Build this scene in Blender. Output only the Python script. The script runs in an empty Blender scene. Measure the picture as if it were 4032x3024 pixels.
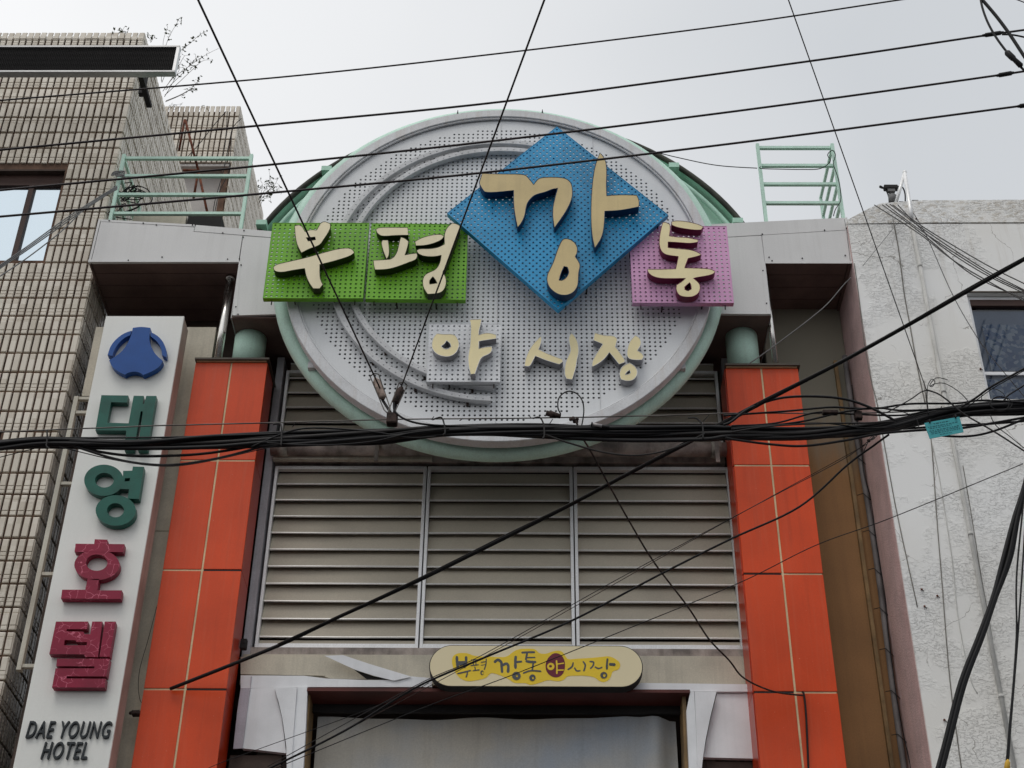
import bpy, bmesh, math, random
from mathutils import Vector, Matrix, noise as mnoise
from mathutils.geometry import tessellate_polygon
random.seed(7)
S = bpy.context.scene
C = S.collection
R = math.radians

# ------------------------------------------------------------------ camera
EYE = Vector((0, 0, 1.6)); PITCH, YAW, ROLL = R(35.5), R(.9), R(.64); FPX = 6055.0
fw = Vector((-math.sin(YAW)*math.cos(PITCH), math.cos(YAW)*math.cos(PITCH), math.sin(PITCH)))
r0 = Vector((math.cos(YAW), math.sin(YAW), 0)); u0 = r0.cross(fw)
rt = r0*math.cos(ROLL) + u0*math.sin(ROLL); up = rt.cross(fw)
cd = bpy.data.cameras.new('camera'); cam = bpy.data.objects.new('camera', cd); C.objects.link(cam)
cd.sensor_width = 36; cd.lens = 36*FPX/4032; cd.clip_end = 3000; cd.clip_start = .05
m = Matrix((rt, up, -fw)).transposed().to_4x4(); m.translation = EYE; cam.matrix_world = m
S.camera = cam
# ------------------------------------------------------------------ sky, sun, exposure
w = bpy.data.worlds.new('World'); S.world = w; w.use_nodes = True
nt = w.node_tree; nt.nodes.clear()
def N(t, k, **kw):
    n = t.nodes.new(k)
    for a, b in kw.items():
        if a.startswith('i_'): n.inputs[a[2:].replace('_', ' ')].default_value = b
        else: setattr(n, a, b)
    return n
SUN_EL, SUN_AZ = R(62), R(200)
sky = N(nt, 'ShaderNodeTexSky', sky_type='NISHITA', sun_disc=False, sun_elevation=SUN_EL, sun_rotation=SUN_AZ, air_density=1.5, dust_density=4)
tc = N(nt, 'ShaderNodeTexCoord')
cl = N(nt, 'ShaderNodeTexNoise'); cl.inputs['Scale'].default_value = 2.1; cl.inputs['Detail'].default_value = 3; cl.inputs['Roughness'].default_value = .45
mp = N(nt, 'ShaderNodeMapping'); mp.inputs['Location'].default_value = (.35, .1, .3)
rp = N(nt, 'ShaderNodeValToRGB')
rp.color_ramp.elements[0].position = .2; rp.color_ramp.elements[0].color = (.61, .635, .665, 1)
rp.color_ramp.elements[1].position = .85; rp.color_ramp.elements[1].color = (.95, .955, .965, 1)
sc_ = N(nt, 'ShaderNodeVectorMath', operation='SCALE'); sc_.inputs[3].default_value = 10.35
mx = N(nt, 'ShaderNodeMix', data_type='RGBA'); mx.inputs[0].default_value = .97
bg = N(nt, 'ShaderNodeBackground'); bg.inputs[1].default_value = .1
wo = N(nt, 'ShaderNodeOutputWorld')
L = nt.links.new
L(tc.outputs['Generated'], mp.inputs[0]); L(mp.outputs[0], cl.inputs['Vector'])
# the overcast thins out toward the left of the street, thicker cloud to the right
sx_ = N(nt, 'ShaderNodeSeparateXYZ'); L(tc.outputs['Generated'], sx_.inputs[0])
gx = N(nt, 'ShaderNodeMath', operation='MULTIPLY_ADD'); gx.inputs[1].default_value = -.95; gx.inputs[2].default_value = .14; L(sx_.outputs[0], gx.inputs[0])
gn = N(nt, 'ShaderNodeMath', operation='MULTIPLY_ADD'); gn.inputs[1].default_value = .75; L(cl.outputs[0], gn.inputs[0]); L(gx.outputs[0], gn.inputs[2]); L(gn.outputs[0], rp.inputs[0])
L(rp.outputs[0], sc_.inputs[0])
L(sky.outputs[0], mx.inputs[6]); L(sc_.outputs[0], mx.inputs[7]); L(mx.outputs[2], bg.inputs[0]); L(bg.outputs[0], wo.inputs[0])
sl = bpy.data.lights.new('sun', 'SUN'); sl.energy = .75; sl.angle = R(25); sl.color = (1, .96, .9)
so = bpy.data.objects.new('sun', sl); C.objects.link(so)
# sun direction: behind the camera, high up
sd = Vector((math.sin(SUN_AZ)*math.cos(SUN_EL), math.cos(SUN_AZ)*math.cos(SUN_EL), math.sin(SUN_EL)))
so.rotation_euler = sd.to_track_quat('Z', 'Y').to_euler(); so.location = (0, -5, 30)
vs = S.view_settings; vs.view_transform = 'Standard'; vs.look = 'None'; vs.exposure = 0; vs.gamma = 1; vs.use_curve_mapping = False

# ------------------------------------------------------------------ helpers
VW = {'A': (0, 0, .5424), 'B': (0, 800, .5424), 'C': (0, 1500, .4973), 'Z': (0, 2200, .4973), 'E': (1000, 400, .51234),
      'F': (1900, 400, .51234), 'G': (1000, 1150, .51234), 'H': (1900, 1150, .51234), 'I': (900, 1700, .5424), 'J': (1900, 1700, .5424),
      'K': (800, 2450, .5425), 'L': (1900, 2450, .5425), 'M': (2900, 0, .51245), 'N': (2900, 750, .51245), 'O': (2900, 1500, .51245),
      'P': (2900, 2200, .51175), 'Q': (1650, 2520, .40687), 'R': (1850, 560, .40384), 'S': (2880, 1480, .5208), 'T': (900, 1560, .94937),
      'V': (0, 1600, .51989), 'D': (0, 0, 1.82279)}
def at(v, x, y, Y):
    """point of the vertical plane y = Y seen at reading (x, y) of survey sheet v"""
    a, b, s = VW[v]; px, py = a+x*s, b+y*s
    d = fw + rt*((px-2016)/FPX) - up*((py-1512)/FPX)
    return EYE + d*(Y/d.y)
def lin(c): return c/12.92 if c <= .04045 else ((c+.055)/1.055)**2.4
def rgb(r, g, b, k=1.0): return tuple(min(.9, lin(v/255)*k) for v in (r, g, b))+(1,)

MATS = {}
def mat(name, col, rough=.6, metal=0., var=.12, vscale=3., streak=0., dirt=(.12, .1, .08), bump=0., bscale=60., spec=.3, col2=None, fine=.05, aniso=None):
    """painted / coated surface with large tone drift, fine grain and vertical run-off streaks"""
    if name in MATS: return MATS[name]
    mt = bpy.data.materials.new(name); mt.use_nodes = True; t = mt.node_tree; t.nodes.clear(); l = t.links.new
    out = N(t, 'ShaderNodeOutputMaterial'); b = N(t, 'ShaderNodeBsdfPrincipled')
    b.inputs['Roughness'].default_value = rough; b.inputs['Metallic'].default_value = metal; b.inputs['Specular IOR Level'].default_value = spec
    g = N(t, 'ShaderNodeNewGeometry')
    n1 = N(t, 'ShaderNodeTexNoise'); n1.inputs['Scale'].default_value = vscale; n1.inputs['Detail'].default_value = 6; l(g.outputs['Position'], n1.inputs['Vector'])
    c = tuple(col)
    c2 = tuple(col2) if col2 else tuple(v*(1-var*2.2) for v in c[:3])+(1,)
    mxa = N(t, 'ShaderNodeMix', data_type='RGBA'); mxa.inputs[6].default_value = c2; mxa.inputs[7].default_value = tuple(min(1, v*(1+var*.5)) for v in c[:3])+(1,)
    ra = N(t, 'ShaderNodeMapRange'); ra.inputs[1].default_value = .32; ra.inputs[2].default_value = .62; l(n1.outputs[0], ra.inputs[0]); l(ra.outputs[0], mxa.inputs[0])
    cur = mxa.outputs[2]
    n2 = N(t, 'ShaderNodeTexNoise'); n2.inputs['Scale'].default_value = 70; n2.inputs['Detail'].default_value = 4; l(g.outputs['Position'], n2.inputs['Vector'])
    rb = N(t, 'ShaderNodeMapRange'); rb.inputs[1].default_value = .3; rb.inputs[2].default_value = .7; rb.inputs[3].default_value = 1-fine*2; rb.inputs[4].default_value = 1+fine; l(n2.outputs[0], rb.inputs[0])
    vm = N(t, 'ShaderNodeVectorMath', operation='SCALE'); l(cur, vm.inputs[0]); l(rb.outputs[0], vm.inputs[3]); cur = vm.outputs[0]
    if streak > 0:
        mp_ = N(t, 'ShaderNodeMapping'); mp_.inputs['Scale'].default_value = (14, 14, .55); l(g.outputs['Position'], mp_.inputs[0])
        n3 = N(t, 'ShaderNodeTexNoise'); n3.inputs['Scale'].default_value = 1.; n3.inputs['Detail'].default_value = 5; n3.inputs['Roughness'].default_value = .6; l(mp_.outputs[0], n3.inputs['Vector'])
        rc = N(t, 'ShaderNodeMapRange'); rc.inputs[1].default_value = .5; rc.inputs[2].default_value = .75; rc.inputs[4].default_value = streak; l(n3.outputs[0], rc.inputs[0])
        md = N(t, 'ShaderNodeMix', data_type='RGBA'); md.inputs[7].default_value = tuple(dirt)+(1,); l(cur, md.inputs[6]); l(rc.outputs[0], md.inputs[0]); cur = md.outputs[2]
    l(cur, b.inputs['Base Color'])
    rr = N(t, 'ShaderNodeMapRange'); rr.inputs[3].default_value = max(.02, rough-.08); rr.inputs[4].default_value = min(1, rough+.12); l(n1.outputs[0], rr.inputs[0]); l(rr.outputs[0], b.inputs['Roughness'])
    if bump > 0:
        n4 = N(t, 'ShaderNodeTexNoise'); n4.inputs['Scale'].default_value = bscale; n4.inputs['Detail'].default_value = 5; l(g.outputs['Position'], n4.inputs['Vector'])
        bp = N(t, 'ShaderNodeBump'); bp.inputs['Strength'].default_value = bump; bp.inputs['Distance'].default_value = .01; l(n4.outputs[0], bp.inputs['Height']); l(bp.outputs[0], b.inputs['Normal'])
    l(b.outputs[0], out.inputs[0]); MATS[name] = mt
    return mt

class MB:
    """collects shapes in world coordinates; link() makes ONE mesh object"""
    def __init__(s): s.v = []; s.f = []; s.m = []; s.mats = []; s.sm = []
    def mi(s, m):
        if m not in s.mats: s.mats.append(m)
        return s.mats.index(m)
    def add(s, vs, fs, m, smooth=False):
        o = len(s.v); s.v += [tuple(p) for p in vs]; k = s.mi(m)
        for f in fs: s.f.append(tuple(o+i for i in f)); s.m.append(k); s.sm.append(smooth)
    def box(s, lo, hi, m, bev=0.):
        x0, y0, z0 = lo; x1, y1, z1 = hi
        if bev <= 0:
            v = [(x, y, z) for z in (z0, z1) for y in (y0, y1) for x in (x0, x1)]
            s.add(v, [(0, 2, 3, 1), (4, 5, 7, 6), (0, 1, 5, 4), (2, 6, 7, 3), (0, 4, 6, 2), (1, 3, 7, 5)], m); return
        b = bev
        loop = [(x0+b, z0), (x1-b, z0), (x1, z0+b), (x1, z1-b), (x1-b, z1), (x0+b, z1), (x0, z1-b), (x0, z0+b)]
        ins = [(x0+b, z0+b), (x1-b, z0+b), (x1-b, z0+b), (x1-b, z1-b), (x1-b, z1-b), (x0+b, z1-b), (x0+b, z1-b), (x0+b, z0+b)]
        vs = [(x, y0, z) for x, z in ins] + [(x, y0+b, z) for x, z in loop] + [(x, y1, z) for x, z in loop]
        fs = [(0, 1, 3, 5)] + [tuple(16+i for i in range(7, -1, -1))]
        for r_ in (0, 8):
            for i in range(8):
                j = (i+1) % 8; q = (r_+i, r_+8+i, r_+8+j, r_+j)
                fs.append(q)
        s.add(vs, fs, m)
    def poly(s, pts, dy, mf, ms=None, holes=(), shrink=0.):
        """pts: 3-D outline in a plane facing the street; pushed back by dy (real thickness)"""
        ms = ms or mf; loops = [list(pts)]+[list(h) for h in holes]
        tri = tessellate_polygon([[Vector((p[0], p[2], 0)) for p in lp] for lp in loops])
        fl = [Vector(p) for lp in loops for p in lp]
        fs = []
        for t in tri:
            a, b, c = (fl[i] for i in t); n = (b-a).cross(c-a)
            fs.append(t if n.y < 0 else (t[0], t[2], t[1]))
        s.add(fl, fs, mf)
        if dy <= 0: return
        bk = [p+Vector((0, dy, 0)) for p in fl]
        s.add(bk, [(f[0], f[2], f[1]) for f in fs], ms)
        o = 0
        for li, lp in enumerate(loops):
            n = len(lp); area = sum(lp[i][0]*lp[(i+1) % n][2]-lp[(i+1) % n][0]*lp[i][2] for i in range(n))
            vv = [fl[o+i] for i in range(n)]+[bk[o+i] for i in range(n)]
            ccw = (area > 0) == (li == 0)
            s.add(vv, [((i, n+i, n+(i+1) % n, (i+1) % n) if ccw else (i, (i+1) % n, n+(i+1) % n, n+i)) for i in range(n)], ms)
            o += n
    def tube(s, pts, rad, m, seg=7, closed=False, caps=True):
        pts = [Vector(p) for p in pts]; n = len(pts)
        if n < 2: return
        rads = rad if isinstance(rad, (list, tuple)) else [rad]*n
        vs = []; ref = None
        for i, p in enumerate(pts):
            if closed: t = pts[(i+1) % n]-pts[i-1]
            else: t = pts[min(i+1, n-1)]-pts[max(i-1, 0)]
            if t.length < 1e-9: t = Vector((0, 0, 1))
            t.normalize()
            if ref is None:
                ref = Vector((0, 0, 1)) if abs(t.z) < .9 else Vector((0, 1, 0))
            a = t.cross(ref)
            if a.length < 1e-4: a = t.orthogonal()
            a.normalize(); b = t.cross(a).normalized(); ref = -b if b.dot(ref) < 0 else b
            a = t.cross(ref).normalized()
            for k in range(seg):
                q = 2*math.pi*k/seg; vs.append(p+(a*math.cos(q)+ref*math.sin(q))*rads[i])
        fs = []
        for i in range(n if closed else n-1):
            j = (i+1) % n
            for k in range(seg):
                k2 = (k+1) % seg; fs.append((i*seg+k, j*seg+k, j*seg+k2, i*seg+k2))
        if caps and not closed: fs += [tuple(range(seg)), tuple((n-1)*seg+k for k in range(seg-1, -1, -1))]
        s.add(vs, fs, m, True)
    def cyl(s, a, b, r, m, seg=16): s.tube([a, b], r, m, seg)
    def ball(s, c, r, m, seg=8):
        c = Vector(c); vs = [c+Vector((0, 0, r))]; rings = seg//2
        for i in range(1, rings):
            th = math.pi*i/rings
            for k in range(seg):
                ph = 2*math.pi*k/seg; vs.append(c+Vector((math.sin(th)*math.cos(ph), math.sin(th)*math.sin(ph), math.cos(th)))*r)
        vs.append(c-Vector((0, 0, r))); fs = []
        for k in range(seg): fs.append((0, 1+k, 1+(k+1) % seg))
        for i in range(rings-2):
            for k in range(seg):
                a = 1+i*seg; k2 = (k+1) % seg; fs.append((a+k, a+seg+k, a+seg+k2, a+k2))
        a = 1+(rings-2)*seg
        for k in range(seg): fs.append((a+k, len(vs)-1, a+(k+1) % seg))
        s.add(vs, fs, m, True)
    def link(s, name, parent=None, label=None, cat=None, group=None, kind=None, org=None):
        me = bpy.data.meshes.new(name); o = bpy.data.objects.new(name, me); C.objects.link(o)
        if parent: base = parent.matrix_world.translation.copy() if parent.parent is None else Vector(parent['base'])
        else:
            xs = [p[0] for p in s.v]; ys = [p[1] for p in s.v]; zs = [p[2] for p in s.v]
            base = Vector(((min(xs)+max(xs))/2, (min(ys)+max(ys))/2, min(zs)))
        if parent: base = Vector(parent['base'])
        me.from_pydata([(p[0]-base.x, p[1]-base.y, p[2]-base.z) for p in s.v], [], s.f)
        for mt in s.mats: me.materials.append(mt)
        me.polygons.foreach_set('material_index', s.m); me.polygons.foreach_set('use_smooth', s.sm); me.update()
        if parent: o.parent = parent
        else: o.location = base
        o['base'] = tuple(base)
        tag(o, label, cat, group, kind)
        return o
def tag(o, label=None, cat=None, group=None, kind=None):
    if label: o['label'] = label
    if cat: o['category'] = cat
    if group: o['group'] = group
    if kind: o['kind'] = kind
    return o
def thing(name, loc, label, cat, group=None):
    o = bpy.data.objects.new(name, None); C.objects.link(o); o.location = loc; o['base'] = tuple(loc); o.empty_display_size = .1
    return tag(o, label, cat, group)
def cr(pts, n=8, closed=False):
    """Catmull-Rom through 3-D points"""
    P = [Vector(p) for p in pts]; out = []; k = len(P)
    if k < 3 and not closed: 
        return [P[0].lerp(P[-1], i/n) for i in range(n+1)]
    rng = range(k) if closed else range(k-1)
    for i in rng:
        if closed: a, b, c, d = P[i-1], P[i], P[(i+1) % k], P[(i+2) % k]
        else: a, b, c, d = P[max(i-1, 0)], P[i], P[i+1], P[min(i+2, k-1)]
        for j in range(n):
            t = j/n; out.append(.5*((2*b)+(c-a)*t+(2*a-5*b+4*c-d)*t*t+(3*b-a-3*c+d)*t*t*t))
    if not closed: out.append(P[-1])
    return out
def soft(pts, it=2, keep=75):
    """round the gentle corners of an outline, keep the sharp ones"""
    P = [Vector((x, y)) for x, y in pts]
    sharp = [False]*len(P)
    for i in range(len(P)):
        a = P[i]-P[i-1]; b = P[(i+1) % len(P)]-P[i]
        if a.length > 0 and b.length > 0 and math.degrees(a.angle(b)) > keep: sharp[i] = True
    for _ in range(it):
        Q = []; sh = []
        n = len(P)
        for i in range(n):
            a, b, c = P[i-1], P[i], P[(i+1) % n]
            if sharp[i]: Q.append(b); sh.append(True)
            else: Q += [b.lerp(a, .25), b.lerp(c, .25)]; sh += [False, False]
        P, sharp = Q, sh
    return [(p.x, p.y) for p in P]
def ell(cx, cy, rx, ry, n=36, rot=0):
    return [(cx+rx*math.cos(q)*math.cos(rot)-ry*math.sin(q)*math.sin(rot), cy+rx*math.cos(q)*math.sin(rot)+ry*math.sin(q)*math.cos(rot)) for q in (2*math.pi*i/n for i in range(n))]
def glyph(name, parent, v, Y, dy, pieces, mf, ms, trim=None, tr=.0032, it=2, label=None, keep=48, smooth=True):
    """raised channel letter: pieces = [(outline, [holes])] read from sheet v"""
    mb = MB()
    for k, (o, hs) in enumerate(pieces):
        yy = Y-.0015*k
        P = [at(v, x, y, yy) for x, y in (soft(o, it, keep) if smooth else o)]
        H = [[at(v, x, y, yy) for x, y in (soft(h, it, keep) if smooth else h)] for h in hs]
        mb.poly(P, dy+.0015*k, mf, ms, H)
    ob = mb.link(name, parent, label)
    if trim:
        tb = MB()
        for k, (o, hs) in enumerate(pieces):
            for lp in [o]+list(hs):
                yy = Y-.0015*k
                tb.tube([at(v, x, y, yy) for x, y in (soft(lp, it, keep) if smooth else lp)], tr, trim, 5, closed=True)
        if parent.parent is None: tb.link('trim', ob)
        else:
            tb.link('letter_trim', parent)
    return ob

# ------------------------------------------------------------------ materials
M_black = mat('black_cable', (.006, .0055, .007, 1), .55, var=.3, spec=.3)
M_cable2 = mat('weathered_cable', (.02, .017, .017, 1), .6, var=.3, spec=.4)
M_steelw = mat('galvanised_strand', (.16, .15, .14, 1), .5, .5, var=.3)
M_grayw = mat('grey_wire', (.2, .2, .2, 1), .6)
M_rust = mat('rusty_steel', (.16, .05, .025, 1), .85, var=.35, vscale=18, bump=.3)
M_rustd = mat('dark_rusty_fitting', (.055, .035, .03, 1), .8, var=.4, vscale=30)
M_orange = mat('orange_cladding', rgb(226, 78, 30, .98), .3, var=.09, vscale=1.1, streak=.16, dirt=(.5, .12, .07), fine=.02)
def weather_orange():
    mt = M_orange; t = mt.node_tree; b = next(n for n in t.nodes if n.type == 'BSDF_PRINCIPLED'); src = b.inputs['Base Color'].links[0].from_socket; l = t.links.new
    g = next(n for n in t.nodes if n.type == 'NEW_GEOMETRY')
    def nz(scale, det, lo, hi, amt):
        mp_ = N(t, 'ShaderNodeMapping'); mp_.inputs['Scale'].default_value = scale; l(g.outputs['Position'], mp_.inputs[0])
        n_ = N(t, 'ShaderNodeTexNoise'); n_.inputs['Scale'].default_value = 1; n_.inputs['Detail'].default_value = det; n_.inputs['Roughness'].default_value = .6; l(mp_.outputs[0], n_.inputs['Vector'])
        r_ = N(t, 'ShaderNodeMapRange'); r_.inputs[1].default_value = lo; r_.inputs[2].default_value = hi; r_.inputs[4].default_value = amt; l(n_.outputs[0], r_.inputs[0]); return r_.outputs[0]
    cur = src
    for fac, col in ((nz((22, 22, 1.1), 4, .52, .8, .2), rgb(214, 122, 92)), (nz((9, 9, .5), 5, .55, .8, .28), rgb(120, 40, 24)), (nz((60, 60, 40), 2, .74, .76, .7), rgb(225, 150, 120))):
        m_ = N(t, 'ShaderNodeMix', data_type='RGBA'); m_.inputs[7].default_value = col; l(fac, m_.inputs[0]); l(cur, m_.inputs[6]); cur = m_.outputs[2]
    l(cur, b.inputs['Base Color'])
weather_orange()
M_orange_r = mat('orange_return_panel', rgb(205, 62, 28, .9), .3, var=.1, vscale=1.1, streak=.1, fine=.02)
M_seal = mat('cream_sealant', rgb(225, 205, 165), .7, var=.12)
M_fascia = mat('grey_aluminium_cladding', rgb(222, 221, 220), .42, var=.05, vscale=.9, streak=.1, dirt=(.22, .2, .18), fine=.02)
M_seam = mat('dark_joint', (.03, .028, .028, 1), .8)
M_soffit = mat('brown_soffit', rgb(122, 100, 94), .6, var=.12, streak=.0)
M_dark = mat('dark_wall', rgb(84, 72, 66), .85, var=.25)  # dark grey-brown for recessed walls, cores and piers
M_mint = mat('mint_paint', rgb(205, 238, 222), .5, var=.05, streak=.16, dirt=(.17, .19, .13))
M_mint2 = mat('mint_gable_paint', rgb(190, 232, 212), .55, var=.08, streak=.12, dirt=(.17, .19, .13))
M_disc = mat('pale_perforated_metal', rgb(228, 230, 232), .42, .0, var=.04, vscale=.8, streak=.1, dirt=(.3, .3, .3), fine=.02)
M_discrim = mat('pale_rim_metal', rgb(218, 219, 221), .4, .0, var=.05, streak=.3, dirt=(.36, .25, .15))
M_band = mat('grey_arc_metal', rgb(207, 208, 210), .45, .0, var=.08, streak=.15)
M_green = mat('green_board_paint', rgb(118, 188, 38, .98), .4, var=.08, vscale=1.5, streak=.15, dirt=(.06, .16, .02))
M_blue = mat('blue_board_paint', rgb(44, 156, 210, .98), .4, var=.12, vscale=1.5, streak=.35, dirt=(.008, .09, .2))
M_purple = mat('mauve_board_paint', rgb(226, 170, 212, .98), .4, var=.06, vscale=1.5, streak=.12, dirt=(.3, .1, .25))
M_whiteb = mat('white_board_paint', rgb(232, 234, 237), .4, var=.05)
M_lface = mat('cream_letter_face', rgb(244, 232, 196, 1), .35, var=.04, vscale=2, streak=.12, dirt=(.35, .28, .18), fine=.02)
M_lfaceb = mat('tan_letter_face', rgb(216, 194, 142, .98), .35, var=.06, vscale=2, streak=.2, dirt=(.3, .24, .15), fine=.02)
M_lfacey = mat('yellowed_letter_face', rgb(242, 228, 180, 1), .35, var=.04, fine=.02)
M_sgreen = mat('letter_return_green', rgb(44, 54, 20), .5)  # darkened olive: the shade on the letter sides is in the colour
M_sblue = mat('letter_return_blue', rgb(22, 58, 98), .5)  # darkened navy, side shade mixed into the paint colour
M_sred = mat('letter_return_maroon', rgb(118, 34, 72), .5)  # maroon set dark to include the shade on the returns
M_sgrey = mat('letter_return_grey', rgb(165, 165, 170), .5, var=.15, streak=.2)
M_alu = mat('white_aluminium', rgb(244, 245, 249), .4, .3, var=.02, streak=.1)
M_slat = mat('beige_slat', rgb(192, 183, 166), .55, var=.06, vscale=1.3, fine=.04)
M_lip = mat('slat_lip', rgb(240, 238, 234), .42, .35, var=.05)
M_jamb = mat('grey_jamb', rgb(200, 198, 204), .5, var=.08, streak=.25)
M_cream = mat('cream_panel', rgb(208, 200, 182), .65, var=.08, streak=.25, dirt=(.25, .22, .18))
M_white = mat('white_panel', rgb(240, 241, 247), .4, var=.05, fine=.01, streak=.1, dirt=(.3, .29, .28))
M_lav = mat('lavender_trim_panel', rgb(196, 190, 200), .45, var=.08, streak=.2)
M_hface = mat('white_sign_face', rgb(236, 236, 231), .4, var=.03, vscale=.8, streak=.05, dirt=(.35, .33, .3), fine=.01)
M_hside = mat('sign_return', rgb(186, 166, 156), .5, var=.12, streak=.35, dirt=(.2, .15, .12))
M_teal = mat('teal_letter', rgb(6, 94, 80, .9), .35, var=.12, vscale=5, spec=.35, streak=.1, dirt=(.02, .1, .08))
M_emb = mat('blue_emblem', rgb(14, 82, 160, .95), .38, var=.08)
M_text = mat('charcoal_letter', rgb(42, 48, 52), .45)
M_brown = mat('brown_cap', rgb(92, 84, 74), .5, var=.2, streak=.2)
M_chrome = mat('stainless_steel', (.8, .78, .74, 1), .22, 1., var=.05)
M_pipe = mat('stained_grey_pipe', rgb(176, 164, 156), .55, var=.25, vscale=5, streak=.45, dirt=(.06, .04, .03), bump=.2)
M_ladder = mat('cream_steel', rgb(205, 200, 185), .55, var=.1, streak=.35, dirt=(.25, .12, .06))
M_led = mat('led_face', (.003, .003, .0035, 1), .6, spec=.1)
M_ledf = mat('silver_frame', rgb(190, 190, 190), .35, .5, var=.08)
M_frame = mat('brown_window_frame', rgb(72, 52, 46), .5)
M_leaf = mat('leaf', (.10, .13, .06, 1), .6, var=.3, vscale=30)
M_twig = mat('twig', (.12, .095, .07, 1), .8)
M_pill = mat('pill_face', rgb(236, 222, 184), .4, var=.01, fine=.0)
M_yel = mat('yellow_print', rgb(252, 208, 55), .45, var=.02, fine=.0)
M_mar = mat('maroon_print', rgb(120, 38, 58), .45)
M_gry = mat('grey_print', rgb(88, 92, 96), .5)
M_under = mat('lintel_maroon', rgb(96, 50, 45), .5, var=.15)
M_tarp = mat('grey_tarpaulin', rgb(196, 190, 178), .35, var=.1, vscale=1.2, streak=.15, col2=rgb(172, 182, 194))
M_ochre = mat('ochre_strip', rgb(150, 122, 84), .6, var=.25, streak=.4)
M_pink = mat('pink_render', rgb(216, 186, 184), .9, var=.08, streak=.2, bump=.9, bscale=70)
M_tag = mat('teal_card', rgb(70, 165, 172), .5, var=.04)
M_tagt = mat('card_print', rgb(18, 70, 84), .6)
M_concrete = mat('concrete', rgb(140, 136, 130), .85, var=.12, bump=.3)
M_asph = mat('asphalt', (.05, .05, .052, 1), .9, var=.2, bump=.4)
M_pave = mat('paving_grey', (.22, .21, .2, 1), .85, var=.12)
M_roof = mat('roof_sheet', rgb(150, 155, 150), .6)

def crackle():
    mt = mat('crimson_crackled_letter', rgb(152, 26, 62, .9), .45, var=.1).copy(); mt.name = 'crimson_crackled_paint'
    t = mt.node_tree; b = next(n for n in t.nodes if n.type == 'BSDF_PRINCIPLED'); src = b.inputs['Base Color'].links[0].from_socket
    g = next(n for n in t.nodes if n.type == 'NEW_GEOMETRY')
    n0 = N(t, 'ShaderNodeTexNoise'); n0.inputs['Scale'].default_value = 9; t.links.new(g.outputs['Position'], n0.inputs['Vector'])
    ad = N(t, 'ShaderNodeVectorMath', operation='MULTIPLY_ADD'); ad.inputs[1].default_value = (.1, .1, .1); t.links.new(n0.outputs['Color'], ad.inputs[0]); t.links.new(g.outputs['Position'], ad.inputs[2])
    vo = N(t, 'ShaderNodeTexVoronoi', feature='DISTANCE_TO_EDGE'); vo.inputs['Scale'].default_value = 11; t.links.new(ad.outputs[0], vo.inputs['Vector'])
    n1 = N(t, 'ShaderNodeTexNoise'); n1.inputs['Scale'].default_value = 7; t.links.new(g.outputs['Position'], n1.inputs['Vector'])
    r1 = N(t, 'ShaderNodeMapRange'); r1.inputs[1].default_value = .024; r1.inputs[2].default_value = .010; t.links.new(vo.outputs['Distance'], r1.inputs[0])
    r2 = N(t, 'ShaderNodeMapRange'); r2.inputs[1].default_value = .42; r2.inputs[2].default_value = .52; t.links.new(n1.outputs[0], r2.inputs[0])
    mu = N(t, 'ShaderNodeMath', operation='MULTIPLY'); t.links.new(r1.outputs[0], mu.inputs[0]); t.links.new(r2.outputs[0], mu.inputs[1])
    mx_ = N(t, 'ShaderNodeMix', data_type='RGBA'); mx_.inputs[7].default_value = rgb(205, 105, 128); t.links.new(mu.outputs[0], mx_.inputs[0]); t.links.new(src, mx_.inputs[6]); t.links.new(mx_.outputs[2], b.inputs['Base Color'])
    return mt
M_crim = crackle()

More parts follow.
